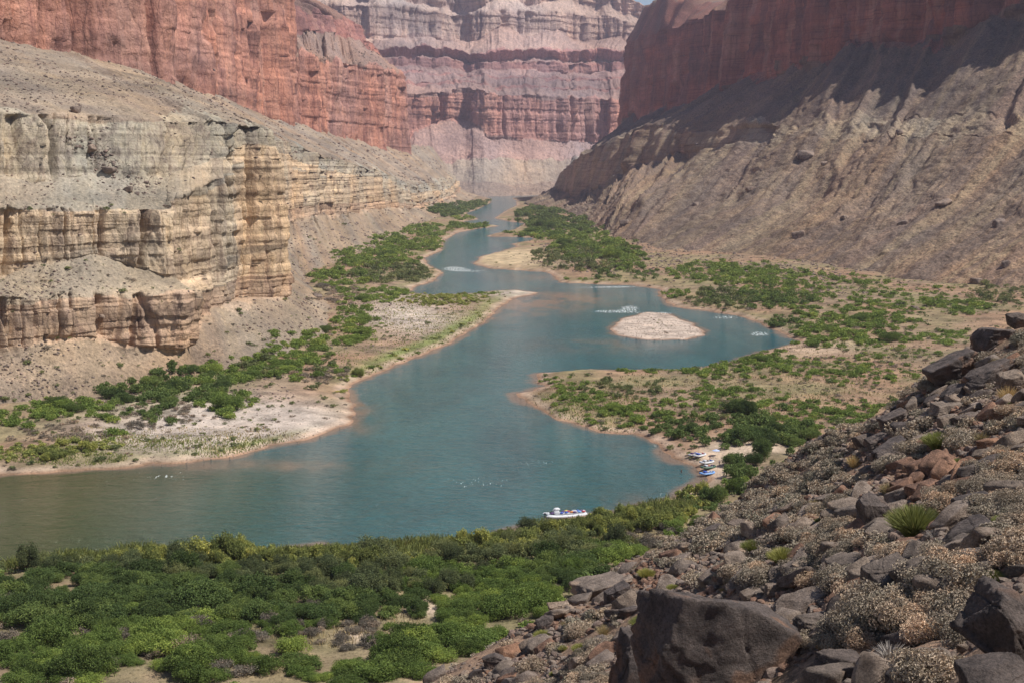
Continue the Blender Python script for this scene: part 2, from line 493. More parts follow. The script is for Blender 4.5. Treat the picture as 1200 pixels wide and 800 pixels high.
# ---- left lower wall (two tiers of tan cliff, its talus, the bench under the red wall)
# stations: 0:-200 1:-60 2:0 3:75 4:150 5:215 6:222(recess) 7:255 8:300 9:330 corner 10:behind 11:recess 12..
A = rowp([(-230, 520, 470), (-60, 492, 505), (0, 480, 522), (75, 470, 545), (150, 458, 566), (215, 440, 602), (238, 436, 622), (275, 432, 630), (335, 420, 660),
          (392, 384, 785), (-112, 930, 4, 'w'), (-150, 1070, 4, 'w'), (355, 322, 1150), (398, 300, 1370), (440, 285, 1600), (480, 271, 1915), (512, 255, 2500), (545, 238, 3400), (560, 228, 4300)])
B = rowp([(-230, 425, 500), (-60, 416, 535), (0, 413, 552), (75, 398, 572), (140, 402, 598), (205, 419, 612), (222, 400, 636), (255, 362, 695), (300, 350, 748),
          (334, 348, 772), (-150, 850, 30, 'w'), (-215, 1080, 45, 'w'), (340, 262, 1450), (370, 252, 1640), (420, 250, 1880), (450, 243, 2110), (488, 245, 2500), (530, 232, 3400), (540, 222, 4400)])
Cc = rowp([(-230, 352, 503), (-60, 352, 540), (0, 350, 557), (75, 345, 577), (140, 346, 604), (216, 338, 618), (226, 350, 640), (257, 335, 699), (302, 325, 751),
           (333, 320, 774), (-152, 852, 42, 'w'), (-218, 1082, 58, 'w'), (338, 245, 1454), (370, 240, 1644), (420, 238, 1884), (450, 235, 2114), (487, 240, 2503), (529, 229, 3405), (539, 219, 4405)])
D = rowp([(-230, 335, 530), (-60, 335, 566), (0, 332, 582), (75, 318, 606), (140, 322, 628), (192, 322, 640), (205, 330, 650), (258, 318, 702), (303, 300, 753),
          (332, 290, 775), (-154, 854, 56, 'w'), (-220, 1084, 66, 'w'), (337, 238, 1458), (370, 233, 1648), (420, 231, 1888), (450, 229, 2118), (486, 237, 2506), (528, 227, 3410), (538, 217, 4410)])
E = rowp([(-230, 245, 534), (-60, 247, 571), (0, 245, 587), (75, 246, 612), (140, 244, 634), (188, 243, 647), (204, 235, 657), (252, 212, 706), (303, 185, 756),
          (325, 190, 777), (-158, 858, 96, 'w'), (-226, 1088, 98, 'w'), (335, 190, 1470), (372, 205, 1660), (420, 215, 1900), (450, 213, 2130), (483, 226, 2512), (526, 222, 3420), (536, 212, 4420)])
Fm = rowp([(-230, 225, 570), (-60, 226, 600), (0, 224, 618), (70, 224, 640), (140, 208, 668), (185, 205, 684), (205, 202, 690), (252, 186, 714), (304, 168, 759),
           (318, 172, 779), (-165, 868, 105, 'w'), (-232, 1092, 106, 'w'), (334, 182, 1476), (374, 198, 1668), (420, 207, 1912), (450, 209, 2140), (481, 222, 2520), (524, 219, 3430), (533, 208, 4430)])
Gg = rowp([(-230, 135, 590), (-60, 137, 622), (0, 134, 640), (72, 134, 662), (140, 138, 690), (185, 139, 708), (206, 140, 716), (254, 141, 730), (305, 146, 764),
           (314, 150, 782), (-175, 885, 119, 'w'), (-240, 1100, 119, 'w'), (333, 166, 1490), (378, 182, 1690), (422, 195, 1940), (448, 202, 2160), (478, 216, 2560), (520, 213, 3460), (528, 203, 4480)])
Hh = rowp([(-520, 560, 180, 'w'), (-480, 700, 186, 'w'), (-452, 800, 190, 'w'), (-438, 900, 191, 'w'), (-415, 1010, 191, 'w'), (-400, 1090, 191, 'w'), (-390, 1150, 192, 'w'), (-372, 1210, 191, 'w'), (-352, 1290, 188, 'w'),
           (-350, 1330, 186, 'w'), (-385, 1400, 196, 'w'), (-425, 1500, 206, 'w'), (-428, 1680, 208, 'w'), (-436, 1980, 206, 'w'), (-436, 2350, 190, 'w'), (-400, 2650, 178, 'w'), (-375, 2950, 168, 'w'), (-275, 3420, 146, 'w'), (-260, 4700, 160, 'w')])
A[:, 2] -= 4
left_lower, GL, CLL = loft('cliff', [A, B, Cc, D, E, Fm, Gg, Hh], ['t', 'c', 't', 'c', 't', 'c', 't'], M_NEARCLIFF, 1000,
     [40, 60, 20, 76, 22, 46, 90], big=(7, 50), joint=(8.0, 17), strata=(0.35, 2.0), gully=(3.0, 60), rough=(1.4, 7), seed=11, sign=1, stain=0.12, cone=0.42, conemask=[1, 1, 1, 1, 1, .6, 0, 0, 0, 0, 0, 0, 0.4, .6, .6, .6, 1, 1, 1],
     tmask={2: [0, 0, 0, 0, 0, .2, .9, 1, 1, 1, 1, 1, 1, 1, 1, 1, 0, 0, 0], 4: [0, 0, 0, 0, 0, 0, .2, .7, 1, 1, 1, 1, 1, 1, 1, 1, 0, 0, 0]}, slopecol=0.3, layc=0.2,
     colors=[(0.30, 0.23, 0.165), (0.44, 0.32, 0.225), (0.34, 0.275, 0.20), (0.50, 0.39, 0.27), (0.34, 0.295, 0.23), (0.37, 0.325, 0.25), (0.30, 0.235, 0.175)])

# ---- left red wall, two faces
base = [(-560, 560, 170, 'w'), (-480, 800, 182, 'w'), (-60, 52, 1000), (0, 49, 1080), (60, 57, 1150), (120, 66, 1225), (150, 73, 1265), (183, 84, 1300), (160, 84, 1380), (150, 84, 1560), (190, 86, 1680), (235, 102, 1900), (290, 126, 2200), (325, 140, 2400), (345, 146, 2530), (-470, 2640, 170, 'w'), (-640, 2700, 170, 'w')]
Rb = rowp(base)
up = np.array([330] * 8 + [320, 330, 340, 360, 380, 390, 400, 400, 400], float)
back = np.array([[-10, 8]] * len(base), float)
Rm = Rb.copy(); Rm[:, 2] += up * 0.55; Rm[:, 0] -= 6
Rt = Rb.copy(); Rt[:, 2] += up; Rt[:, 0] -= 16
Rt2 = Rt.copy(); Rt2[:, 0] -= 240; Rt2[:, 2] += 60
Rb0 = Rb.copy(); Rb0[:, 2] -= 45; Rb0[:, 0] += 4
loft('cliff', [Rb0, Rm, Rt, Rt2], ['c', 'c', 't'], M_REDWALL, 520, [150, 60, 8], big=(17, 95), joint=(13, 34), strata=(0.5, 7), gully=(8, 60), rough=(2, 12), seed=31, layc=0.14, stain=0.42,
     colors=[(0.45, 0.225, 0.165), (0.46, 0.235, 0.175), (0.3, 0.2, 0.14)], kfreq=2)

# ---- third left promontory : red face with ledged slope above
b3 = [(-520, 2500, 150, 'w'), (345, 150, 2560), (372, 150, 2720), (400, 158, 2900), (432, 165, 3080), (463, 172, 3300), (470, 172, 3420), (-330, 3700, 150, 'w'), (-420, 4100, 150, 'w')]
P0 = rowp(b3); P0[:, 2] -= 40
P1 = rowp([(-525, 2505, 330, 'w'), (343, 60, 2570), (372, 66, 2730), (400, 72, 2910), (432, 78, 3090), (462, 86, 3310), (469, 88, 3440), (-335, 3720, 330, 'w'), (-425, 4120, 330, 'w')])
P2 = rowp([(-560, 2560, 385, 'w'), (330, 36, 2680), (365, 38, 2850), (395, 40, 3020), (415, 48, 3190), (436, 62, 3400), (442, 66, 3520), (-400, 3800, 390, 'w'), (-480, 4200, 380, 'w')])
P3 = rowp([(-570, 2580, 440, 'w'), (325, 12, 2700), (360, 14, 2880), (388, 18, 3050), (408, 24, 3230), (424, 46, 3430), (430, 50, 3560), (-430, 3850, 430, 'w'), (-500, 4240, 420, 'w')])
P4 = rowp([(-700, 2700, 480, 'w'), (270, -10, 2900), (300, -10, 3100), (340, -8, 3300), (370, 4, 3450), (400, 30, 3650), (405, 40, 3750), (-520, 3950, 460, 'w'), (-600, 4300, 450, 'w')])
P5 = rowp([(-1000, 2900, 700, 'w'), (100, -60, 3300), (150, -60, 3500), (200, -60, 3700), (260, -40, 3800), (320, 0, 3900), (340, 10, 4000), (-760, 4100, 560, 'w'), (-800, 4500, 560, 'w')])
loft('cliff', [P0, P1, P2, P3, P4, P5], ['c', 't', 'c', 't', 't'], M_REDWALL, 360, [130, 26, 30, 20, 10], big=(20, 110), joint=(12, 34), strata=(1.0, 10), gully=(8, 70), rough=(3, 16), seed=51, layc=0.14, stain=0.4,
     colors=[(0.43, 0.215, 0.16), (0.29, 0.19, 0.15), (0.32, 0.15, 0.125), (0.27, 0.16, 0.125), (0.3, 0.2, 0.16)], kfreq=2)

# ---- far wall across the bend
def frow(lst): return rowp(lst)
xs = [290, 440, 470, 500, 525, 545, 568, 575, 600, 640, 670, 700, 716, 735, 760, 800, 860]
Yb = [4620, 4740, 4830, 4930, 5000, 5040, 4990, 5010, 5070, 5190, 5310, 5430, 5400, 5440, 5500, 5620, 5900]
def far_row(pys, dY, dx=0):
    dY = np.zeros(len(xs)) + dY
    return np.array([PY(x + dx, p, y + q) for x, p, y, q in zip(xs, pys, Yb, dY)])
n_ = len(xs)
fl_ = np.interp(xs, [380, 500, 545, 600], [1.0, 1.0, .5, 0])
F0 = far_row([232, 230, 229, 228, 228, 228, 227, 227, 226, 226, 226, 226, 226, 226, 226, 226, 226], -560 - 330 * fl_)
F0[:, 2] = -6
F1 = far_row([206, 200, 202, 206, 211, 213, 214, 214, 215, 214, 212, 206, 204, 204, 204, 204, 204], -210 - 130 * fl_)
F2 = far_row([196, 193, 190, 190, 188, 187, 186, 187, 187, 188, 187, 186, 186, 186, 186, 186, 186], -130)
F3 = far_row([172, 170, 168, 166, 164, 164, 164, 164, 165, 167, 168, 168, 168, 168, 166, 166, 166], -20)
F4 = far_row([112, 110, 110, 111, 106, 104, 106, 110, 110, 112, 114, 116, 118, 116, 112, 112, 112], 0)
F5 = far_row([82, 80, 78, 78, 80, 82, 82, 82, 82, 86, 88, 86, 84, 80, 78, 78, 78], 480)
F6 = far_row([62, 58, 56, 54, 58, 62, 62, 60, 58, 60, 60, 58, 58, 56, 54, 54, 54], 500)
F7 = far_row([50, 46, 44, 45, 50, 50, 48, 46, 46, 50, 52, 54, 54, 50, 46, 46, 46], 700)
F8 = far_row([-50, -50, -40, -34, -30, -28, -28, -30, -30, -30, -30, -30, -30, -8, 14, 16, 20], 800)
F9 = far_row([-64, -64, -54, -48, -42, -38, -38, -38, -36, -36, -36, -36, -36, -10, 14, 16, 20], 1500)
def mixr(a, b, f, push=0): 
    q = a * (1 - f) + b * f; q[:, 1] += push; return q
G1, G2, G3, G4 = mixr(F4, F5, .30, 8), mixr(F4, F5, .38, -12), mixr(F4, F5, .68, 8), mixr(F4, F5, .77, -12)
E1, E2 = mixr(F5, F6, .45, 5), mixr(F5, F6, .5, 60)
W1, W2 = mixr(F7, F8, .42, -6), mixr(F7, F8, .5, 60)
loft('cliff', [F0, F1, F2, F3, F4, G1, G2, G3, G4, F5, E1, E2, F6, F7, W1, W2, F8, F9], ['t', 'c', 't', 'c', 't', 'c', 't', 'c', 't', 'c', 't', 'c', 't', 'c', 't', 'c', 't'], M_FAR, 620,
     [20, 26, 22, 70, 14, 10, 12, 10, 10, 16, 6, 16, 16, 40, 8, 44, 6], big=(20, 170), joint=(27, 66), strata=(2.4, 17), gully=(18, 130), rough=(9, 34), seed=71, layc=0.16, stain=0.4, cone=0.5, cmask={5: [.5] * 17, 7: [.5] * 17, 9: [.75] * 17, 11: [.5] * 17, 1: [.5] * 17},
     colors=[(0.34, 0.26, 0.21), (0.39, 0.32, 0.26), (0.35, 0.235, 0.205), (0.45, 0.245, 0.205), (0.32, 0.215, 0.19), (0.33, 0.18, 0.16), (0.30, 0.20, 0.18), (0.33, 0.175, 0.155), (0.30, 0.195, 0.175), (0.31, 0.17, 0.155), (0.31, 0.20, 0.18), (0.34, 0.18, 0.165), (0.36, 0.25, 0.215), (0.50, 0.375, 0.325), (0.46, 0.35, 0.3), (0.53, 0.40, 0.35), (0.4, 0.35, 0.3)], kfreq=5)

# ---- right wall : floodplain foot, tan cliff spur, shaded slope, red cliff
def W(*a): return (*a, 'w')
Ra = rowp([W(430, 300, 8), W(430, 600, 8), W(400, 800, 8), (1200, 342, 985), (1050, 326, 1100), (950, 308, 1290), (850, 297, 1420), (770, 292, 1500), (715, 272, 1880), (690, 258, 2300), (665, 249, 2700), (640, 244, 3000), (614, 236, 3500), W(60, 4100, 6), W(300, 4700, 6)])
Rq = rowp([W(560, 300, 60), W(540, 620, 58), W(500, 830, 56), W(455, 1040, 54), W(412, 1180, 56), W(375, 1370, 58), W(335, 1510, 60), W(285, 1640, 62), (735, 235, 2060), (712, 240, 2400), (690, 240, 2760), (668, 240, 3050), (640, 228, 3500), W(120, 4060, 30), W(330, 4640, 30)])
R1 = rowp([W(690, 300, 125), W(660, 640, 124), W(610, 860, 122), W(560, 1100, 122), W(520, 1300, 122), W(480, 1500, 124), W(440, 1660, 126), W(395, 1900, 128), (800, 180, 2420), (752, 200, 2700), (716, 222, 2950), (690, 231, 3200), (652, 223, 3650), W(165, 4060, 40), W(370, 4600, 40)])
R2 = rowp([W(705, 300, 140), W(672, 640, 140), W(622, 862, 138), W(572, 1104, 138), W(532, 1304, 138), W(492, 1504, 140), W(452, 1664, 142), W(407, 1904, 148), (808, 154, 2450), (776, 150, 2740), (738, 164, 3000), (700, 180, 3260), (660, 204, 3700), W(175, 4080, 75), W(380, 4620, 75)])
R3 = rowp([W(930, 300, 250), W(905, 600, 250), W(870, 900, 250), W(800, 1250, 254), W(727, 1500, 256), (1200, 43, 1750), (1080, 48, 1950), (1010, 61, 2100), (925, 86, 2400), (850, 112, 2800), (800, 130, 3150), (762, 146, 3500), (727, 152, 4150), W(400, 4400, 200), W(560, 4700, 200)])
R1[9:12, 0] -= 32; R2[9:12, 0] -= 32
R1[:8] = Rq[:8] * 0.66 + R3[:8] * 0.34; R2[:8] = Rq[:8] * 0.55 + R3[:8] * 0.45
Ra[:, 2] -= 4
R4 = R3.copy(); R4[:, 2] = [400, 400, 405, 410, 415, 415, 420, 422, 420, 415, 410, 420, 455, 460, 460]; R4[:, 0] += 14
R4[12] = PY(733, 50, 4180)
R5 = R4.copy(); R5[:, 0] += [60] * 12 + [40, 60, 60]; R5[:, 1] += [20] * 11 + [10, 60, 60, 60]; R5[:, 2] += [40] * 12 + [60, 60, 60]
R5[12] = PY(752, 12, 4250); R5[11] = PY(778, -6, 3640)
R6 = R5.copy(); R6[:, 0] += 400; R6[:, 2] += 60
right_wall, GR, CLR = loft('hillside', [Ra, Rq, R1, R2, R3, R4, R5, R6], ['t', 't', 'c', 't', 'c', 't', 't'], M_SLOPE, 1000,
     [60, 90, 40, 90, 110, 10, 6], big=(20, 120), joint=(13, 40), strata=(0.6, 7), gully=(8, 95), rough=(3.0, 9), seed=93, sign=-1, cone=0.16, slopecol=0.6, layc=0.12, stain=0.8,
     cmask={2: [0, 0, 0, 0, 0, 0, 0, 0, 0.8, 1, 1, 1, 1, 1, 1]},
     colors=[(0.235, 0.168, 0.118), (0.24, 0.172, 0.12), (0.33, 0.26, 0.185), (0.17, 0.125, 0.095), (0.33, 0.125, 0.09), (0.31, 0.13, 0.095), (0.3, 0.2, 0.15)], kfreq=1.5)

# ------------------------------------------------------------------ valley floor and river
SHORE_MAIN = [  # water polygon, photograph trace put on the z = 0 plane
 (-420, 700), (-150, 684), (0, 664), (60, 656), (130, 650), (200, 646), (300, 645), (430, 641), (540, 634), (600, 623), (645, 612), (690, 606), (722, 600), (765, 590), (800, 575), (822, 566), (826, 556), (818, 548), (800, 541), (783, 534), (768, 520), (745, 508), (700, 506), (655, 492), (628, 478), (604, 461), (625, 458), (640, 452), (626, 447), (634, 438), (690, 434), (745, 434), (800, 434), (860, 423), (900, 410), (940, 400),
 (915, 390), (885, 376), (860, 369), (820, 363), (790, 359), (772, 346), (774, 339), (740, 334), (700, 333), (656, 331), (652, 325), (640, 319), (610, 317), (575, 315), (556, 309), (562, 301), (590, 294), (606, 289), (600, 286), (622, 282), (628, 279), (600, 277.5), (571, 277.5), (580, 274), (604, 269), (616, 262), (600, 260), (580, 256), (592, 248), (606, 241), (606, 235), (600, 232.5), (640, 230.2), (700, 229),
 (700, 228), (560, 229.5), (575, 233), (574, 238), (558, 246), (545, 250), (560, 257), (540, 260), (560, 263), (585, 265), (560, 268), (535, 273), (520, 282), (517, 294), (497, 302), (500, 310), (520, 320), (505, 330), (485, 336), (479, 343), (500, 346), (540, 345), (575, 342), (605, 340), (630, 343), (622, 346), (600, 350), (585, 361), (568, 377), (545, 391), (520, 405), (480, 421), (430, 441), (406, 455), (409, 470), (419, 485), (406, 497), (360, 515), (280, 533), (200, 543), (100, 550), (0, 556), (-150, 566), (-420, 585)]
ISLAND = [(713, 386), (728, 373), (758, 366), (785, 368), (812, 379), (829, 393), (800, 398), (750, 398), (722, 392)]

def world_poly(pp):
    pp = np.array(pp, float)
    q = PZ(pp[:, 0], pp[:, 1], 0.0)[:, :2]
    return q

PMAIN, PISL = world_poly(SHORE_MAIN), world_poly(ISLAND)

def inside(x, y, poly):
    r = np.zeros(x.shape, bool)
    n = len(poly)
    for i in range(n):
        x1, y1 = poly[i]; x2, y2 = poly[(i + 1) % n]
        if y1 == y2: continue
        c = ((y1 > y) != (y2 > y)) & (x < (x2 - x1) * (y - y1) / (y2 - y1) + x1)
        r ^= c
    return r

def dist_poly(x, y, poly):
    d = np.full(x.shape, 1e9)
    n = len(poly)
    for i in range(n):
        x1, y1 = poly[i]; x2, y2 = poly[(i + 1) % n]
        dx, dy = x2 - x1, y2 - y1
        t = np.clip(((x - x1) * dx + (y - y1) * dy) / (dx * dx + dy * dy + 1e-9), 0, 1)
        d = np.minimum(d, np.hypot(x - x1 - t * dx, y - y1 - t * dy))
    return d

def shore_sd(x, y):
    """signed distance to the shoreline: > 0 on land"""
    wob = 1.0 + 0 * x
    nx = x + 1.6 * fbm(x / 9, y / 14, 0, 3, 201) * wob
    ny = y + 3.0 * fbm(x / 9, y / 14, 5, 3, 202) * wob
    inm = inside(nx, ny, PMAIN); ini = inside(nx, ny, PISL)
    dm = dist_poly(nx, ny, PMAIN); di = dist_poly(nx, ny, PISL)
    land = (~inm) | ini
    return np.where(land, np.where(ini, di, dm), -np.minimum(dm, di)), ini

def ground_h(x, y, full=False):
    sd, isl = shore_sd(x, y)
    px, py = project(np.stack([x, y, 0 * x], -1))
    lowbar = np.clip(gauss(px, py, 270, 505, 140, 26) + gauss(px, py, 510, 372, 60, 30) + gauss(px, py, 600, 345, 60, 8) + gauss(px, py, 600, 303, 40, 10), 0, 1)
    hi = 2.6 * (1 - np.exp(-np.maximum(sd, 0) / 9)) + 0.022 * np.maximum(sd, 0)
    lo = 1.1 * (1 - np.exp(-np.maximum(sd, 0) / 8)) + 0.01 * np.maximum(sd, 0)
    h = np.where(sd > 0, hi * (1 - lowbar) + lo * lowbar, np.maximum(sd * 0.12, -3))
    h = np.where(isl, 0.65 * (1 - np.exp(-np.maximum(sd, 0) / 6)), h)
    amp = sstep(2, 25, sd) * (~isl)
    h = h + amp * (0.9 * fbm(x / 26, y / 26, 0, 4, 210) + 0.25 * fbm(x / 5, y / 5, 0, 3, 211))
    if full: return h, sd, isl, px, py
    return h

def gauss(px, py, cx, cy, rx, ry):
    return np.exp(-(((px - cx) / rx) ** 2 + ((py - cy) / ry) ** 2))

gpx = np.linspace(-420, 1500, 700)
gpy = np.concatenate([np.linspace(227.5, 300, 150), np.linspace(300.6, 560, 330), np.linspace(561.5, 960, 190)])
GX, GY = np.meshgrid(gpx, gpy)
base0 = PZ(GX, GY, 0.0)
vx, vy = base0[..., 0], base0[..., 1]
vh, vsd, visl, vpx, vpy = ground_h(vx, vy, True)
SOIL = np.array([0.25, 0.185, 0.125]); SAND = np.array([0.50, 0.39, 0.29]); GRAVEL = np.array([0.47, 0.40, 0.345])
REDS = np.array([0.30, 0.185, 0.12]); DRY = np.array([0.23, 0.20, 0.105]); GRASS = np.array([0.13, 0.165, 0.05]); WET = np.array([0.28, 0.175, 0.115])
def lerp(a, b, w): return a * (1 - w[..., None]) + b * w[..., None]
C = np.broadcast_to(SOIL, vx.shape + (3,)).copy()
C = lerp(C, REDS, np.clip(0.5 + 1.2 * fbm(vx / 40, vy / 60, 0, 4, 220), 0, 1) * 0.7)
C = lerp(C, DRY, np.clip(0.2 + 1.3 * fbm(vx / 30, vy / 40, 3, 4, 221), 0, 1) * 0.8)
fr = sstep(0, 3, vsd)
grav = np.clip(gauss(vpx, vpy, 290, 500, 130, 24) * 1.5 + gauss(vpx, vpy, 200, 520, 110, 16) + gauss(vpx, vpy, 480, 375, 55, 24) + gauss(vpx, vpy, 620, 345, 45, 6) * 1.3, 0, 1)
C = lerp(C, GRAVEL, grav * 0.9)
bar = np.clip(gauss(vpx, vpy, 600, 305, 48, 9) * 1.6, 0, 1)
C = lerp(C, np.array([0.46, 0.36, 0.23]), bar)
sandm = np.clip(gauss(vpx, vpy, 880, 533, 45, 9) * 1.6 + gauss(vpx, vpy, 845, 548, 26, 14) * 1.6 + gauss(vpx, vpy, 470, 640, 90, 7) * 1.5 + gauss(vpx, vpy, 0, 662, 30, 8) * 1.5
                + gauss(vpx, vpy, 780, 597, 26, 7) + gauss(vpx, vpy, 960, 415, 60, 10) * 0.6 + gauss(vpx, vpy, 500, 735, 50, 12) + gauss(vpx, vpy, 420, 772, 30, 10), 0, 1)
C = lerp(C, SAND, sandm)
# grass fringe
gz = np.clip(gauss(vpx, vpy, 250, 520, 170, 12) * np.clip(1 - np.abs(vsd - 7) / 5, 0, 1) * 1.3, 0, 1)
C = lerp(C, np.array([0.24, 0.25, 0.09]), gz * 0.8)
fg = np.clip(gauss(vpx, vpy, 500, 400, 110, 60) * np.clip(1 - np.abs(vsd - 9) / 8, 0, 1) * 1.4, 0, 1)
C = lerp(C, GRASS * 1.3, fg * 0.8)
nearfloor = sstep(600, 640, vpy) * (1 - sandm)
C = lerp(C, np.array([0.19, 0.165, 0.09]), nearfloor * np.clip(0.55 + fbm(vx / 12, vy / 12, 0, 3, 230), 0, 1) * 0.8)
lightbar = sstep(0.4, 1.2, vsd) * (1 - sstep(3.5, 7, vsd))
C = lerp(C, np.array([0.45, 0.34, 0.26]), lightbar * 0.6 * (~visl))
C = lerp(C, np.array([0.47, 0.385, 0.32]), visl * 1.0)
C = lerp(C, WET, 1 - fr)
C = np.clip(C * (1 + 0.25 * fbm(vx / 7, vy / 7, 0, 3, 222))[..., None], 0.02, 0.75)
me = mesh_np('ground', np.stack([vx, vy, vh], -1).reshape(-1, 3), grid_quads(len(gpy), len(gpx))[:, ::-1], M_GROUND, True, {'Col': C.reshape(-1, 3)})
tag(link('ground', me), kind='structure')
# deep base under everything
me = mesh_np('terrain', [(-9000, -800, -9), (9000, -800, -9), (9000, 9500, -9), (-9000, 9500, -9)], [(0, 1, 2, 3)], M_GROUND, False, {'Col': np.tile([0.3, 0.22, 0.16], (4, 1))})
tag(link('terrain', me), kind='structure')

def water_mat():
    m, nt, b = new_mat('river water')
    sh = N(nt, 'ShaderNodeAttribute', attribute_name='shallow').outputs[2]
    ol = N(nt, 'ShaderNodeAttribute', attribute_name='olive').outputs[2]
    fo = N(nt, 'ShaderNodeAttribute', attribute_name='foam_glint').outputs[2]
    p = pos_scaled(nt, 1, 1, 1)
    big = noise(nt, pos_scaled(nt, 0.035, 0.012, 1), 1, 6, 0.65, 0.8)
    c = ramp(nt, big, [(0.3, (0.010, 0.082, 0.10)), (0.7, (0.03, 0.14, 0.155))])
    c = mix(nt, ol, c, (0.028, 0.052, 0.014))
    c = mix(nt, sh, c, (0.24, 0.165, 0.12))
    fn = noise(nt, pos_scaled(nt, 1.1, 0.2, 1), 1, 5, 0.8)
    th = N(nt, 'ShaderNodeMath', operation='MULTIPLY_ADD'); L(nt, fo, th.inputs[0]); th.inputs[1].default_value = 0.42; th.inputs[2].default_value = -0.12
    ad = N(nt, 'ShaderNodeMath', operation='ADD'); L(nt, th.outputs[0], ad.inputs[0]); L(nt, fn, ad.inputs[1])
    fm = ramp(nt, ad.outputs[0], [(0.69, 0.0), (0.735, 1.0)])
    c = mix(nt, fm, c, (0.75, 0.78, 0.76))
    L(nt, c, b.inputs['Base Color'])
    rr = nt.nodes.new('ShaderNodeMapRange'); L(nt, fm, rr.inputs[0]); rr.inputs[3].default_value = 0.07; rr.inputs[4].default_value = 0.8
    L(nt, rr.outputs[0], b.inputs['Roughness'])
    b.inputs['IOR'].default_value = 1.33
    w1 = noise(nt, pos_scaled(nt, 0.32, 0.5, 1), 1, 6, 0.72, 0.8)
    w2 = noise(nt, pos_scaled(nt, 0.09, 0.12, 1), 1, 3, 0.5, 1.0)
    n0 = bump(nt, w1, 1.0, 1.3)
    n0 = bump(nt, w2, 0.6, 2.0, n0)
    L(nt, n0, b.inputs['Normal'])
    return m
M_WATER = water_mat()
wd = -vsd
sw = 1 - sstep(0.3, 4.5, wd + 2.5 * fbm(vx / 10, vy / 16, 0, 3, 240))
extra = (gauss(vpx, vpy, 655, 352, 60, 9) * 1.1 + gauss(vpx, vpy, 610, 362, 60, 14) * 0.55 + gauss(vpx, vpy, 420, 490, 22, 20) * 0.8 + gauss(vpx, vpy, 300, 545, 130, 7) * 0.6
         + gauss(vpx, vpy, 715, 405, 80, 9) * 0.55 + gauss(vpx, vpy, 740, 590, 80, 14) * 0.4 + gauss(vpx, vpy, 620, 325, 40, 4) * 0.4 + gauss(vpx, vpy, 545, 255, 40, 4) * 0.4
         + gauss(vpx, vpy, 640, 475, 26, 18) * 0.35)
sw = np.clip(sw * 0.85 + extra * (0.7 + 0.9 * fbm(vx / 9, vy / 22, 0, 4, 241, .6)), 0, 0.9)
olive = np.clip(1.15 * (1 - sstep(-50, 520, vpx + 0.6 * (vpy - 600))) * sstep(520, 560, vpy), 0, 1)  # olive tint: water depth and reflections put into the base colour
foam_glint = (gauss(vpx, vpy, 532, 315, 18, 4) * .95 + gauss(vpx, vpy, 560, 318, 22, 3) * 0.6 + gauss(vpx, vpy, 738, 361, 14, 4) * 0.95 + gauss(vpx, vpy, 712, 365, 26, 2.2) * 0.9 + gauss(vpx, vpy, 772, 367, 34, 2.4) * 0.8
        + gauss(vpx, vpy, 690, 337, 40, 2.5) * 0.6 + gauss(vpx, vpy, 735, 336, 30, 2.0) * 0.6 + gauss(vpx, vpy, 850, 372, 30, 4) * 0.7 + gauss(vpx, vpy, 890, 391, 14, 3) * 1.1
        + gauss(vpx, vpy, 195, 558, 60, 9) * 0.57 + gauss(vpx, vpy, 170, 585, 90, 14) * 0.44 + gauss(vpx, vpy, 560, 565, 80, 14) * 0.56 + gauss(vpx, vpy, 630, 542, 34, 6) * 0.5 + gauss(vpx, vpy, 600, 385, 60, 4) * 0.2  # open-water specks: foam white painted in place of sun glints
        + gauss(vpx, vpy, 590, 312, 14, 3) * 0.7 + gauss(vpx, vpy, 640, 520, 60, 18) * 0.25)
foam_glint = np.clip(foam_glint, 0, 0.72)
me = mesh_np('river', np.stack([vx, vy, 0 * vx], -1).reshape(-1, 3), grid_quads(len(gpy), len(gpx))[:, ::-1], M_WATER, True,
             {'shallow': sw.ravel(), 'olive': olive.ravel(), 'foam_glint': foam_glint.ravel()})
tag(link('river', me), kind='structure')

# ------------------------------------------------------------------ near hillside
EDGE = [(380, 875, 66), (440, 838, 71), (520, 795, 76), (600, 748, 81), (680, 703, 87), (760, 655, 94), (850, 598, 106), (930, 548, 116), (1000, 508, 116), (1060, 478, 111), (1110, 446, 102), (1200, 405, 95), (1330, 340, 90), (1500, 260, 85)]
INNER = [(1190, 790, 20), (1100, 790, 25), (1000, 790, 32), (900, 790, 39), (800, 790, 48), (700, 790, 58), (600, 795, 67), (1190, 650, 37), (1100, 650, 44), (1000, 655, 53), (900, 665, 61), (800, 685, 72),
         (1190, 520, 63), (1100, 530, 73), (1020, 550, 83), (930, 590, 90), (860, 640, 82), (1200, 450, 80), (1330, 700, 30), (1450, 500, 50), (1500, 800, 18), (480, 900, 52), (700, 930, 36), (900, 930, 26), (1100, 960, 15)]
cp = [tuple(PY(*e)) for e in EDGE + INNER]
for e in EDGE:
    q = PY(*e); 
    for dd in (18, 45, 100, 170):
        cp.append((q[0] - 0.55 * dd, q[1] + 0.84 * dd, q[2] - 0.72 * dd))
cp += [(3, 0, 92.8), (-12, 2, 86), (20, -10, 101), (60, 0, 120), (60, 40, 112), (75, 80, 112), (-40, 20, 66), (-60, 60, 48), (95, 130, 80)]
cp = np.array(cp)
mu = cp[:, :2]
def rbfk(r): return np.sqrt(r * r + 9.0)
Dm = np.linalg.norm(mu[:, None] - mu[None], axis=2)
nA = len(cp)
Amat = np.zeros((nA + 3, nA + 3)); Amat[:nA, :nA] = -rbfk(Dm) - np.eye(nA) * 0.15
Pm = np.concatenate([np.ones((nA, 1)), mu], 1)
Amat[:nA, nA:] = Pm; Amat[nA:, :nA] = Pm.T
wv = np.linalg.solve(Amat, np.concatenate([cp[:, 2], np.zeros(3)]))
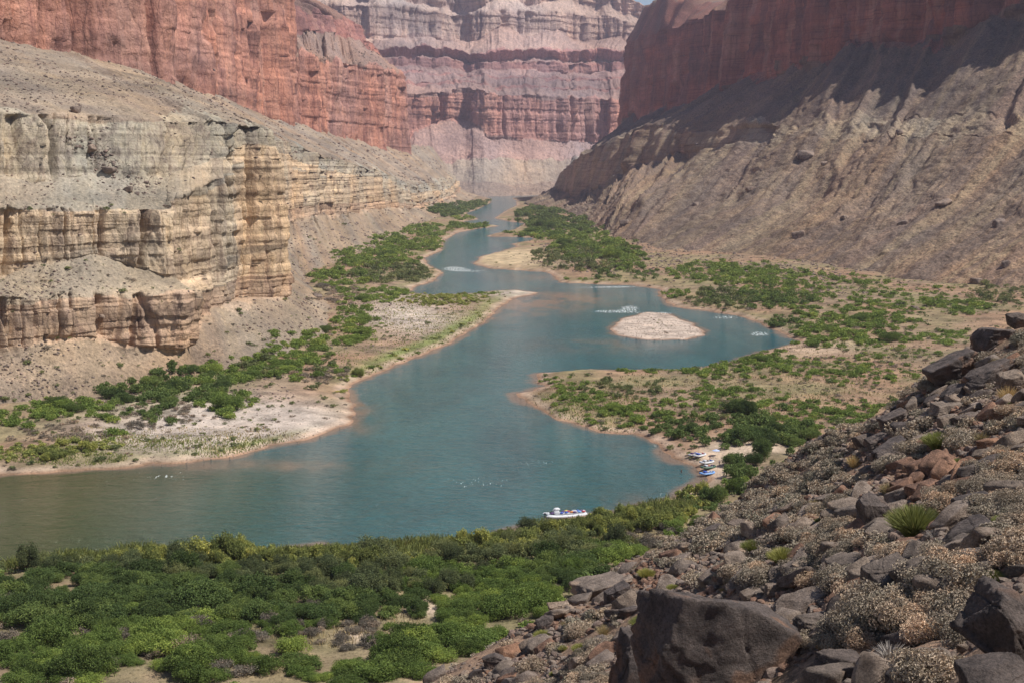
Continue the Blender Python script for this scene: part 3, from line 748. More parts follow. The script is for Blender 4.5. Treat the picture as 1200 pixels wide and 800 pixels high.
def hill_base(x, y):
    sh = np.shape(x); x = np.ravel(x); y = np.ravel(y)
    out = np.empty(len(x))
    for i in range(0, len(x), 60000):
        xx = x[i:i + 60000]; yy = y[i:i + 60000]
        r = np.hypot(xx[:, None] - mu[None, :, 0], yy[:, None] - mu[None, :, 1])
        out[i:i + 60000] = -rbfk(r) @ wv[:nA] + wv[nA] + wv[nA + 1] * xx + wv[nA + 2] * yy
    return out.reshape(sh)
def hill_h(x, y):
    h = hill_base(x, y)
    h = h + 0.9 * fbm(x / 11, y / 11, 0, 3, 300) + 0.32 * fbm(x / 2.6, y / 2.6, 1, 4, 301, 0.6)
    far = sstep(120, 160, y)
    return h * 1.0
hx = np.linspace(-110, 110, 560); 
hy = np.concatenate([np.linspace(-30, 130, 560), np.linspace(131, 330, 120)])
HX, HY = np.meshgrid(hx, hy)
HZ = hill_h(HX, HY)
HZ = np.maximum(HZ, -6)
me = mesh_np('hillside', np.stack([HX, HY, HZ], -1).reshape(-1, 3), grid_quads(len(hy), len(hx)), M_HILL, True)
tag(link('hillside', me), kind='structure')

# ------------------------------------------------------------------ ray casting on the bare terrain (used to stand things on it)
bpy.context.view_layer.update()
DG = bpy.context.evaluated_depsgraph_get()
CAMP = Vector((0, 0, CAMZ))
def cast(px, py):
    d = ray(px, py); v = Vector((float(d[0]), float(d[1]), float(d[2]))).normalized()
    ok, loc, nor, idx, ob, mt = SC.ray_cast(DG, CAMP, v)
    return (loc, nor, ob.name) if ok else None
def down(x, y, z=900.0):
    ok, loc, nor, idx, ob, mt = SC.ray_cast(DG, Vector((x, y, z)), Vector((0, 0, -1)))
    return (loc, nor, ob.name) if ok else None

# ------------------------------------------------------------------ foliage
def tube(pts, rads, sides=5):
    pts = np.asarray(pts, float); n = len(pts)
    V, Q = [], []
    for i in range(n):
        a = pts[min(i + 1, n - 1)] - pts[max(i - 1, 0)]
        a /= np.linalg.norm(a) + 1e-9
        u = np.cross(a, [0.31, 0.2, 0.93]); 
        if np.linalg.norm(u) < 0.1: u = np.cross(a, [1, 0, 0])
        u /= np.linalg.norm(u); w = np.cross(a, u)
        for k in range(sides):
            t = 2 * math.pi * k / sides
            V.append(pts[i] + rads[i] * (math.cos(t) * u + math.sin(t) * w))
    for i in range(n - 1):
        for k in range(sides):
            a = i * sides + k; b = i * sides + (k + 1) % sides
            Q.append((a, b, b + sides, a + sides))
    return np.array(V), np.array(Q)

def join(parts):
    V, Q, o = [], [], 0
    for v, q in parts:
        V.append(v); Q.append(q + o); o += len(v)
    return np.concatenate(V), np.concatenate(Q)

def leaves(P, Nn, size, rng, aspect=1.8, jitter=0.8):
    """rhombus leaf clumps at P with normals near Nn"""
    n = len(P)
    nn = Nn + rng.normal(0, jitter, (n, 3)); nn /= np.linalg.norm(nn, axis=1)[:, None] + 1e-9
    r = rng.normal(0, 1, (n, 3)); u = np.cross(nn, r); u /= np.linalg.norm(u, axis=1)[:, None] + 1e-9
    w = np.cross(nn, u)
    s = size * rng.uniform(0.55, 1.35, n)[:, None]
    a = u * s * 0.5 * aspect ** 0.5; b = w * s * 0.5 / aspect ** 0.5
    bend = nn * s * 0.18
    V = np.stack([P - a - bend, P - b + bend, P + a - bend, P + b + bend], 1).reshape(-1, 3)
    Q = np.arange(4 * n).reshape(n, 4)
    return V, Q

def crown_np(R, Hh, nl, ls, seed, nb=22, up=0.0, base=0.18, squash=0.8, dens=0.5, jit=0.8, tv=1.0):
    rng = np.random.default_rng(seed)
    an = rng.uniform(0, 2 * np.pi, nb); rr = R * 0.74 * np.sqrt(rng.uniform(0, 1, nb))
    zt = Hh * (0.80 - 0.42 * (rr / R) ** 2)
    zz = zt * rng.uniform(0.45, 1.0, nb)
    br = R * rng.uniform(0.2, 0.42, nb) * (1 - 0.25 * rr / R)
    cen = np.stack([rr * np.cos(an) * rng.uniform(0.85, 1.15), rr * np.sin(an), zz], 1)
    pk = rng.choice(nb, nl, p=br ** 2 / (br ** 2).sum())
    d = rng.normal(0, 1, (nl, 3)); d[:, 2] += 0.35; d /= np.linalg.norm(d, axis=1)[:, None]
    q = br[pk] * (dens + (1.08 - dens) * rng.uniform(0, 1, nl) ** 0.6)
    lump = 1 + 0.25 * fbm(d[:, 0] * 3 + pk, d[:, 1] * 3, d[:, 2] * 3, 2, seed)
    q = q * lump
    P = cen[pk] + d * q[:, None] * np.array([1, 1, squash])
    if up: P[:, 2] += up * rng.uniform(0, 1, nl) ** 3 * Hh * 0.25
    P[:, 2] = np.maximum(P[:, 2], 0.04 * Hh * rng.uniform(0.2, 1.5, nl))
    P[:, 2] *= Hh / np.percentile(P[:, 2], 99)
    V, Q = leaves(P, d, ls, rng, jitter=jit)
    tint = np.clip(0.42 + tv * (0.22 * rng.normal(0, 1, nb)[pk] * 0.7 + 0.2 * rng.normal(0, 1, nl) * 0.7), 0, 0.93)
    return V, Q, np.repeat(tint, 4), cen, br

def stems_np(cen, n, r0, seed):
    rng = np.random.default_rng(seed)
    parts = []
    for c in cen[:n]:
        m = c * np.array([0.45, 0.45, 0.4]) + rng.normal(0, 0.12, 3) * np.linalg.norm(c[:2] + 0.1)
        parts.append(tube([np.array([0, 0, -0.4]) + rng.normal(0, r0, 3) * np.array([1, 1, 0]), m * 0.5 + np.array([0, 0, 0.02]), m, c * np.array([1, 1, 0.9])], [r0, r0 * 0.8, r0 * 0.55, r0 * 0.2]))
    return join(parts)

PROTO = {}
def make_proto(key, mat, variants, **kw):
    lst = []
    for v in range(variants):
        V, Q, t, cen, br = crown_np(seed=hash_seed(key, v), **kw)
        me = mesh_np('crown', V, Q, mat, False, {'tint': t})
        sv, sq = stems_np(cen, 7, 0.028 * kw['R'], hash_seed(key, v) + 5)
        ms = mesh_np('trunk', sv, sq, M_BARK, True)
        lst.append((me, ms, V, Q, t))
    PROTO[key] = (lst, kw)
def hash_seed(k, v): return sum(ord(c) * (i + 3) for i, c in enumerate(k)) * 7 + v * 101

make_proto('mesquite', M_MESQ, 5, R=1.0, Hh=0.86, nl=5600, ls=0.056, nb=30, squash=0.7)
make_proto('dark', M_MESQD, 4, R=1.0, Hh=0.95, nl=5200, ls=0.06, nb=28)
make_proto('tamarisk', M_TAM, 4, R=1.0, Hh=1.25, nl=4200, ls=0.066, nb=20, up=1.0)
make_proto('willow', M_WIL, 4, R=1.0, Hh=1.35, nl=2200, ls=0.11, nb=16, up=1.6)
make_proto('greybrush', M_GREYB, 3, R=1.0, Hh=0.8, nl=1700, ls=0.07, nb=20, dens=0.2)
make_proto('brittlebush', M_BRIT, 5, R=1.0, Hh=0.78, nl=4200, ls=0.062, nb=30, squash=0.8, dens=0.86, jit=0.5, tv=0.6)

THINGS = []   # (object, px, py, size_px, kind)
def put_bush(key, name, p, R, rng, sz=1.0, parts=True):
    lst, kw = PROTO[key]
    me, ms = lst[rng.integers(len(lst))][:2]
    o = empty(name, p, (0, 0, rng.uniform(0, 6.28)))
    sc = R
    o.scale = (sc * rng.uniform(0.85, 1.2), sc * rng.uniform(0.85, 1.2), sc * sz * rng.uniform(0.8, 1.2))
    link('crown', me, o)
    link('trunk', ms, o)
    return o

def bulk(name, items, mats_key, label=None, nl=90, lsf=2.6, seed=0):
    """items: list of (x,y,z,R,heightscale,key) -> one stuff object with reduced crowns"""
    rng = np.random.default_rng(seed)
    VV, QQ, TT, MI, off = [], [], [], [], 0
    keys = []
    for (x, y, z, R, hs, key, n) in items:
        lst, kw = PROTO[key]
        V, Q, t = lst[rng.integers(len(lst))][2:]
        m = len(Q); pick = rng.choice(m, min(n, m), replace=False)
        vv = V.reshape(m, 4, 3)[pick]; tt = t.reshape(m, 4)[pick]
        f = (m / len(pick)) ** 0.5 * 0.78
        c = vv.mean(1, keepdims=True); vv = c + (vv - c) * min(f, 5.5)
        a = rng.uniform(0, 6.28); ca, sa = math.cos(a), math.sin(a)
        vv = vv.reshape(-1, 3); xx = vv[:, 0] * ca - vv[:, 1] * sa; yy = vv[:, 0] * sa + vv[:, 1] * ca
        q = np.stack([xx * R + x, yy * R + y, vv[:, 2] * R * hs + z], 1)
        VV.append(q); TT.append(np.clip(tt.ravel() + rng.normal(0, 0.17), 0, 0.95)); k = len(pick)
        QQ.append(np.arange(4 * k).reshape(k, 4) + off); off += 4 * k
        if key not in keys: keys.append(key)
        MI.append(np.full(k, keys.index(key)))
    me = mesh_np(name, np.concatenate(VV), np.concatenate(QQ), [PROTO[k][0][0][0].materials[0] for k in keys], False, {'tint': np.concatenate(TT)}, np.concatenate(MI))
    o = link(name, me); tag(o, kind='stuff')
    if label: o['label'] = label
    return o

# ---- where the bushes grow: (cx, cy, rx, ry, cover, key, radius m, height factor)
ZONES = [
 (25, 490, 50, 10, .7, 'mesquite', 2.6, .75), (90, 482, 60, 13, .8, 'mesquite', 2.8, .8), (165, 468, 45, 18, .9, 'dark', 3.0, .9), (215, 452, 50, 22, .9, 'dark', 3.0, .9),
 (262, 474, 34, 15, .9, 'mesquite', 3.0, .9), (248, 440, 34, 12, .8, 'mesquite', 2.6, .8), (292, 436, 36, 14, .9, 'mesquite', 3.0, .8), (190, 495, 16, 7, .8, 'dark', 2.4, .9),
 (60, 510, 70, 12, .45, 'greybrush', 1.8, .8), (170, 485, 70, 16, .35, 'greybrush', 1.7, .8), (25, 530, 80, 9, .9, 'willow', 1.5, .55), (100, 522, 50, 7, .7, 'willow', 1.5, .5), (140, 512, 12, 6, .9, 'mesquite', 2.4, .9),
 (353, 416, 36, 27, 1.0, 'mesquite', 3.4, .7), (310, 432, 30, 12, .6, 'tamarisk', 2.4, .7), (415, 380, 27, 24, 1.0, 'mesquite', 3.8, .7), (370, 440, 40, 10, .5, 'greybrush', 2.2, .8), (385, 432, 26, 10, .5, 'tamarisk', 1.8, .7),
 (400, 325, 40, 11, .95, 'mesquite', 4.2, .7), (440, 302, 46, 13, .95, 'mesquite', 4.6, .7), (480, 284, 42, 11, .8, 'mesquite', 5.0, .7), (455, 320, 42, 12, .75, 'tamarisk', 4.0, .6), (440, 345, 48, 9, .95, 'mesquite', 3.8, .6),
 (495, 322, 18, 8, .5, 'tamarisk', 3.2, .6), (395, 345, 30, 12, .6, 'greybrush', 3.4, .6), (520, 352, 52, 7, .9, 'willow', 2.2, .5), (560, 345, 40, 4, .6, 'mesquite', 2.4, .6), (470, 395, 26, 8, .12, 'tamarisk', 1.4, .6),
 (530, 246, 30, 6, .9, 'dark', 8.0, .6), (550, 266, 28, 3, .8, 'mesquite', 6.0, .6), (500, 270, 28, 7, .8, 'mesquite', 6.0, .6), (560, 240, 22, 4, .8, 'dark', 8.0, .6), (548, 256, 20, 4, .5, 'mesquite', 6.0, .5),
 (640, 246, 22, 6, .8, 'dark', 7.0, .7), (662, 262, 54, 10, .85, 'dark', 6.0, .7), (650, 276, 44, 5, .7, 'mesquite', 5.0, .7), (690, 290, 42, 15, .95, 'mesquite', 5.0, .75), (660, 300, 40, 8, .65, 'tamarisk', 4.0, .7), (616, 250, 12, 5, .8, 'dark', 7, .7),
 (685, 312, 44, 8, .5, 'tamarisk', 3.4, .7), (735, 303, 22, 12, .8, 'mesquite', 4.2, .7), (740, 322, 50, 8, .25, 'dark', 2.8, .8), (690, 328, 40, 5, .15, 'mesquite', 2.4, .7),
 (830, 318, 42, 12, .7, 'mesquite', 3.4, .7), (882, 324, 52, 14, .75, 'mesquite', 3.4, .7), (850, 350, 34, 13, .6, 'tamarisk', 3.0, .7), (900, 350, 46, 12, .7, 'dark', 3.0, .75), (930, 346, 50, 14, .6, 'mesquite', 3.0, .7),
 (965, 328, 60, 12, .4, 'mesquite', 2.8, .7), (1000, 368, 70, 16, .6, 'mesquite', 2.8, .7), (1055, 348, 70, 20, .28, 'mesquite', 2.5, .7), (1132, 360, 32, 9, .85, 'mesquite', 2.8, .7), (1100, 396, 62, 8, .8, 'mesquite', 2.3, .6),
 (975, 396, 66, 13, .95, 'mesquite', 2.9, .8), (915, 384, 30, 12, .8, 'dark', 2.7, .8), (1030, 378, 42, 10, .85, 'mesquite', 2.8, .75), (1170, 345, 40, 14, .4, 'tamarisk', 2.4, .7), (830, 350, 20, 8, .6, 'dark', 2.6, .8), (790, 345, 14, 5, .8, 'mesquite', 2.6, .8),
 (678, 462, 36, 14, .75, 'mesquite', 1.9, .7), (735, 458, 60, 12, .3, 'tamarisk', 1.6, .7), (735, 484, 62, 14, .75, 'mesquite', 2.0, .75), (790, 500, 36, 14, .85, 'dark', 2.3, .8), (770, 432, 60, 6, .6, 'mesquite', 2.1, .7), (655, 448, 18, 5, .8, 'mesquite', 1.8, .7),
 (850, 432, 52, 12, .75, 'mesquite', 2.3, .75), (905, 420, 52, 11, .8, 'mesquite', 2.4, .75), (965, 432, 60, 12, .5, 'mesquite', 2.2, .7), (880, 468, 62, 14, .45, 'mesquite', 2.1, .7), (955, 490, 74, 16, .55, 'mesquite', 2.2, .7),
 (875, 490, 46, 14, .95, 'dark', 2.7, 1.0), (862, 512, 62, 12, .95, 'dark', 2.6, 1.0), (930, 512, 66, 14, .85, 'dark', 2.5, .95), (1000, 482, 54, 14, .5, 'mesquite', 2.2, .7), (1020, 440, 66, 14, .35, 'mesquite', 2.0, .7), (1000, 425, 80, 8, .25, 'greybrush', 1.8, .7),
 (820, 470, 60, 16, .3, 'mesquite', 1.8, .7), (1050, 415, 60, 8, .3, 'mesquite', 2.0, .7),
 (868, 552, 34, 16, 1.0, 'dark', 2.6, 1.2), (868, 574, 20, 9, .95, 'mesquite', 2.2, 1.0), (838, 592, 34, 10, .95, 'dark', 2.0, 1.0), (932, 537, 13, 9, .95, 'dark', 2.0, 1.1), (792, 598, 34, 10, .6, 'willow', 1.4, .9), (800, 580, 26, 6, .95, 'willow', 1.4, 1.0),
 (742, 612, 60, 10, .9, 'willow', 1.5, .9), (690, 620, 56, 8, .95, 'willow', 1.3, .9), (760, 628, 50, 14, .55, 'greybrush', 1.8, .8), (810, 620, 36, 14, .6, 'mesquite', 1.9, .9),
 (600, 640, 80, 12, .95, 'willow', 1.4, .8), (660, 640, 80, 14, .8, 'tamarisk', 1.9, .9), (560, 655, 90, 10, .8, 'tamarisk', 1.8, .9),
 (290, 656, 130, 9, 1.1, 'willow', 1.2, 1.0), (120, 664, 80, 10, 1.0, 'willow', 1.2, .9), (430, 658, 60, 8, .9, 'willow', 1.3, 1.0), (200, 668, 260, 10, .6, 'tamarisk', 1.8, .95),
 (160, 690, 230, 16, .9, 'dark', 3.0, .85), (420, 685, 110, 16, .95, 'tamarisk', 2.4, .95), (560, 680, 110, 18, .9, 'mesquite', 2.4, .85), (60, 715, 130, 22, .95, 'dark', 3.2, .85),
 (260, 715, 160, 18, .95, 'dark', 2.8, .85), (450, 712, 80, 14, .8, 'dark', 2.7, .85), (600, 705, 80, 22, .95, 'mesquite', 2.6, .85), (660, 670, 60, 20, .8, 'dark', 2.4, .9), (720, 650, 40, 14, .8, 'mesquite', 2.2, .9),
 (190, 752, 110, 26, 1.0, 'mesquite', 3.3, .8), (70, 775, 110, 24, .95, 'mesquite', 3.3, .8), (500, 760, 70, 22, .95, 'mesquite', 3.0, .85), (440, 790, 60, 14, .95, 'mesquite', 2.8, .8), (560, 740, 50, 18, .9, 'mesquite', 2.6, .85),
 (330, 735, 60, 12, .45, 'mesquite', 2.2, .85), (330, 770, 60, 16, .2, 'mesquite', 2.4, .8), (380, 800, 70, 10, .9, 'mesquite', 2.8, .7), (240, 790, 70, 18, .7, 'mesquite', 2.8, .8), (120, 740, 300, 60, .12, 'greybrush', 1.8, .9), (400, 750, 80, 26, .22, 'greybrush', 1.6, .8)]
CLEAR = [(330, 760, 50, 12), (420, 772, 20, 10), (495, 735, 34, 7), (8, 692, 18, 7), (780, 598, 14, 5), (0, 664, 22, 5), (860, 533, 34, 5), (838, 545, 16, 9), (905, 533, 18, 6), (960, 415, 50, 4), (664, 609, 34, 6), (822, 562, 28, 13)]
rg = np.random.default_rng(99)
bush = []
for zi, (cx, cy, rx, ry, cov, key, R, hs) in enumerate(ZONES):
    Yd = CAMZ * F / (cy - 195.0)
    area = math.pi * (rx * Yd / F) * (ry * Yd * Yd / (F * CAMZ))
    dn = (0.72 if cy > 400 else 0.58) if cy < 600 else 2.0
    hs *= 1.15 if cy > 600 else 1.2
    if cy < 600: R = R * 0.85
    n = int(min(260, dn * cov * area / (math.pi * R * R)))
    n = max(n, 2)
    if n >= 260: R = R * (dn * cov * area / (math.pi * R * R) / 260) ** 0.5
    for k in range(n):
        a = rg.uniform(0, 2 * math.pi); r = math.sqrt(rg.uniform(0, 1)) * (1 + 0.2 * rg.normal())
        px, py = cx + rx * r * math.cos(a), cy + ry * r * math.sin(a)
        if any(((px - c[0]) / c[2]) ** 2 + ((py - c[1]) / c[3]) ** 2 < 1 for c in CLEAR) and rg.uniform() < 0.9: continue
        h = cast(px, py)
        if h is None: continue
        p, nor, on = h
        if on.startswith('river'): continue
        if on == 'hillside.001':
            # hidden behind the near slope: drop to the plain
            continue
        if p.z < 0.35 or nor.z < 0.55: continue
        rad = R * 0.93 * math.exp(rg.normal(0, 0.36))
        bush.append((px, py, p.x, p.y, p.z, rad, hs * rg.uniform(0.8, 1.2), key))
# fringe of the left bank
for k in range(420):
    px = rg.uniform(395, 600); py = rg.uniform(352, 462)
    q = PZ(px, py, 0.5); sd, _ = shore_sd(np.array([q[0]]), np.array([q[1]]))
    if not (2.0 < sd[0] < 13): continue
    h = cast(px, py)
    if h: bush.append((px, py, h[0].x, h[0].y, h[0].z, 1.5 * math.exp(rg.normal(0, .3)), .7 * rg.uniform(.7, 1.2), 'willow' if rg.uniform() < .6 else 'mesquite'))
# scattered small scrub over the flats and lower slopes
ZZ = 0
for k in range(5200):
    px = rg.uniform(0, 1200); py = rg.uniform(240, 640)
    if k % 3 == 0: px, py = rg.uniform(760, 1200), rg.uniform(285, 500)
    if any(((px - c[0]) / c[2]) ** 2 + ((py - c[1]) / c[3]) ** 2 < 1 for c in CLEAR): continue
    h = cast(px, py)
    if h is None or h[2] == 'river' or h[2] == 'hillside.001' or h[0].z < 0.6 or h[1].z < 0.6: continue
    if h[0].z > 30 and rg.uniform() < 0.35: continue
    bush.append((px, py, h[0].x, h[0].y, h[0].z, 0.75 * math.exp(rg.normal(0, .35)) * (1 + h[0].y / 1500), .7, 'greybrush' if rg.uniform() < .4 else 'tamarisk'))
# lone dark bushes the photo shows
for (px, py, R, key) in [(568, 342, 3.2, 'dark'), (510, 342, 2.2, 'dark'), (765, 436, 2.4, 'dark'), (142, 455, 3.2, 'dark'), (880, 360, 3.2, 'dark'), (736, 437, 1.8, 'mesquite'), (714, 325, 3.2, 'dark'), (420, 400, 1.8, 'tamarisk'), (488, 268, 4, 'dark'),
                         (1085, 341, 2.6, 'mesquite'), (1030, 420, 2.6, 'mesquite'), (1155, 332, 2.8, 'dark')]:
    h = cast(px, py)
    if h and h[2] != 'river': bush.append((px, py, h[0].x, h[0].y, h[0].z, R, 0.95, key))

KIND_NAMES = {'mesquite': ('mesquite_tree', 'mesquite', 'bushy green mesquite', 'mesquite trees on the river banks'),
              'dark': ('dark_shrub', 'shrub', 'dark green rounded shrub', 'dark green shrubs on the river banks'),
              'tamarisk': ('tamarisk_bush', 'tamarisk', 'grey green feathery tamarisk', 'tamarisk bushes near the water'),
              'willow': ('willow_clump', 'willow', 'yellow green upright willow clump', 'willow clumps along the shore'),
              'greybrush': ('dry_brush', 'dry brush', 'grey leafless brush', 'grey dry brush on the flats')}
LIM = {'mesquite': 250, 'dark': 230, 'tamarisk': 120, 'willow': 200, 'greybrush': 70}
def spx(b): return b[5] * F / b[3] * (1 if b[6] > .5 else .8)
def unify(b):
    return b
rest = []
TODO = []
for key in LIM:
    lst = sorted([b for b in bush if b[7] == key], key=lambda b: -spx(b) * (0.6 if not (0 <= b[0] <= 1200 and b[1] < 805) else 1))
    for i, b in enumerate(lst):
        if i < LIM[key]:
            o = put_bush(key, KIND_NAMES[key][0], (b[2], b[3], b[4] - 0.1 * b[5]), b[5], rg, b[6])
            nm = KIND_NAMES[key]
            tag(o, None, nm[1], nm[3])
            TODO.append((o, b[0], b[1], 2 * spx(b), nm[2]))
        else: rest.append(b)
items = []
for b in rest:
    pxs = 2 * spx(b)
    n = int(np.clip(pxs * pxs * 0.9, 26, 420))
    items.append((b[2], b[3], b[4] - 0.1 * b[5], b[5], b[6], b[7], n))
for k in range(700):
    q = PZ(rg.uniform(560, 1500), rg.uniform(470, 860), 2.0)
    h = cast(*[float(v) for v in project(q)])
    if h is None or h[2] != 'hillside.001': continue
    g_ = down(q[0], q[1], 300)
    if g_ is None or g_[2] != 'ground' or g_[0].z < .6: continue
    items.append((g_[0].x, g_[0].y, g_[0].z - .2, rg.uniform(1.2, 2.8), .9, ('mesquite', 'dark', 'tamarisk', 'greybrush')[int(rg.integers(4))], 160))
bulk('scrub', items, None, None)
# ------------------------------------------------------------------ rocks
import bmesh
_ico = {}
def ico(sub):
    if sub not in _ico:
        bm = bmesh.new(); bmesh.ops.create_icosphere(bm, subdivisions=sub, radius=1.0)
        V = np.array([v.co[:] for v in bm.verts]); Q = np.array([[v.index for v in f.verts] for f in bm.faces]); bm.free()
        _ico[sub] = (V, Q)
    return _ico[sub]

def rock_np(seed, dims=(1, 1, 1), cuts=9, sub=4, p=16, rough=0.05, boxy=0.5, flat=None):
    rng = np.random.default_rng(seed)
    D, Q = ico(sub)
    nn = rng.normal(0, 1, (cuts, 3)); nn /= np.linalg.norm(nn, axis=1)[:, None]
    dd = rng.uniform(0.66, 0.98, cuts)
    ax = np.concatenate([np.eye(3), -np.eye(3)]) + rng.normal(0, 0.10, (6, 3)); ax /= np.linalg.norm(ax, axis=1)[:, None]
    da = np.full(6, 1.0 - 0.32 * boxy) + rng.uniform(-0.06, 0.06, 6)
    nn = np.concatenate([nn, ax]); dd = np.concatenate([dd, da])
    q = np.maximum(D @ nn.T, 0) / dd
    r = (q ** p).sum(1) ** (-1.0 / p)
    P = D * r[:, None]
    nz = fbm(P[:, 0] * 1.7 + seed, P[:, 1] * 1.7, P[:, 2] * 1.7, 4, seed % 997, 0.6)
    lay = vnoise(0, seed, P[:, 2] * 5 + 0.6 * nz, seed % 991)
    ck = 0
    if sub >= 5:
        ck = 0.012 * np.tanh(8 * vnoise(P[:, 0] * 2.6, P[:, 1] * 2.6 + seed, P[:, 2] * 4.2, (seed + 9) % 997)) + 0.03 * fbm(P[:, 0] * 6, P[:, 1] * 6, P[:, 2] * 6, 5, 5, .68)
        wb = 0.06 * fbm(P[:, 0] * 2.5, P[:, 1] * 2.5, P[:, 2] * 2.5, 3, (seed + 31) % 997)
        for q_ in range(4):
            n_q = rng.normal(0, 1, 3); n_q /= np.linalg.norm(n_q); d_q = rng.uniform(-.45, .45)
            sd_q = P @ n_q - d_q + wb
            ck = ck - 0.05 * np.exp(-(sd_q / 0.014) ** 2) + 0.035 * np.tanh(sd_q / 0.012) * (q_ % 2)
    P = P * (1 + rough * nz + 0.35 * rough * lay + ck)[:, None]
    return P * np.asarray(dims), Q

_rk = 0
def boulder(name, label, px, py, w, h, mat, seed, ang=0.0, depth=0.8, yaw=0.0, Y=None, sink=0.2, cuts=8, p=64, rough=0.035, boxy=0.7, sub=6, cat='boulder', dy=0.0, group=None):
    """w, h = size as seen, in photo pixels; ang = tilt in the picture plane"""
    hit = cast(px, py + h * (0.30 + dy))
    if Y is None: Y = hit[0].y if hit else 60
    c = PY(px, py, Y + 0.2)
    wx = w * Y / F / 2 * 1.25; hz = h * Y / F / 2 * 1.3
    V, Q = rock_np(seed, (wx, max(wx, hz) * depth, hz), cuts, sub, p, rough, boxy)
    me = mesh_np(name, V, Q, mat, True)
    o = link(name, me); o.location = c
    o.rotation_euler = (PITCH * 0.3, -ang, yaw)
    tag(o, label, cat, group)
    return o

SPOT = [(1072, 612, 62, 'g', 'bright green stemmed bush in the middle of the rocky slope'), (1098, 517, 34, 'g', 'olive green bush on the slope below the dark slab row'), (917, 652, 34, 'g', 'olive bush on the slope left of the pale cap rock'), (1040, 572, 28, 's', 'straw coloured grass clump above the upright dark rock'),
        (797, 706, 34, 'g', 'olive green tuft just above the huge cracked boulder'), (757, 672, 20, 'g', 'small yellow green tuft near the crest of the slope'), (752, 730, 28, 'g', 'rounded green tuft left of the huge cracked boulder'), (820, 781, 20, 'g', 'yellow green tuft growing in the crack of the huge boulder'),
        (707, 738, 26, 's', 'straw tuft low on the slope left of the huge boulder'), (636, 745, 22, 'g', 'olive tuft beside the brown crest rock'), (1042, 760, 44, 't', 'bleached leafless twig bush near the bottom edge'), (1095, 625, 24, 't', 'bleached twigs at the foot of the bright green bush'),
        (1168, 425, 22, 's', 'dry straw tuft between the two upper dark slabs'), (1182, 462, 36, 's', 'straw grass over the pale brown rock at the right edge'), (955, 590, 22, 's', 'pale straw tuft on the upper middle of the slope'), (880, 640, 24, 'g', 'olive bush halfway down the slope crest'), (1000, 540, 26, 's', 'straw tuft near the upper crest of the slope'),
        (1150, 512, 26, 's', 'straw tuft right of the olive bush under the dark slabs'), (1024, 668, 20, 's', 'straw tuft on the left side of the broad brown boulder'), (1150, 660, 30, 's', 'straw tuft under the long dark slab'), (680, 760, 20, 'g', 'lowest olive tuft on the left of the slope'), (965, 690, 26, 's', 'straw tuft just above the pale slanting slab')]
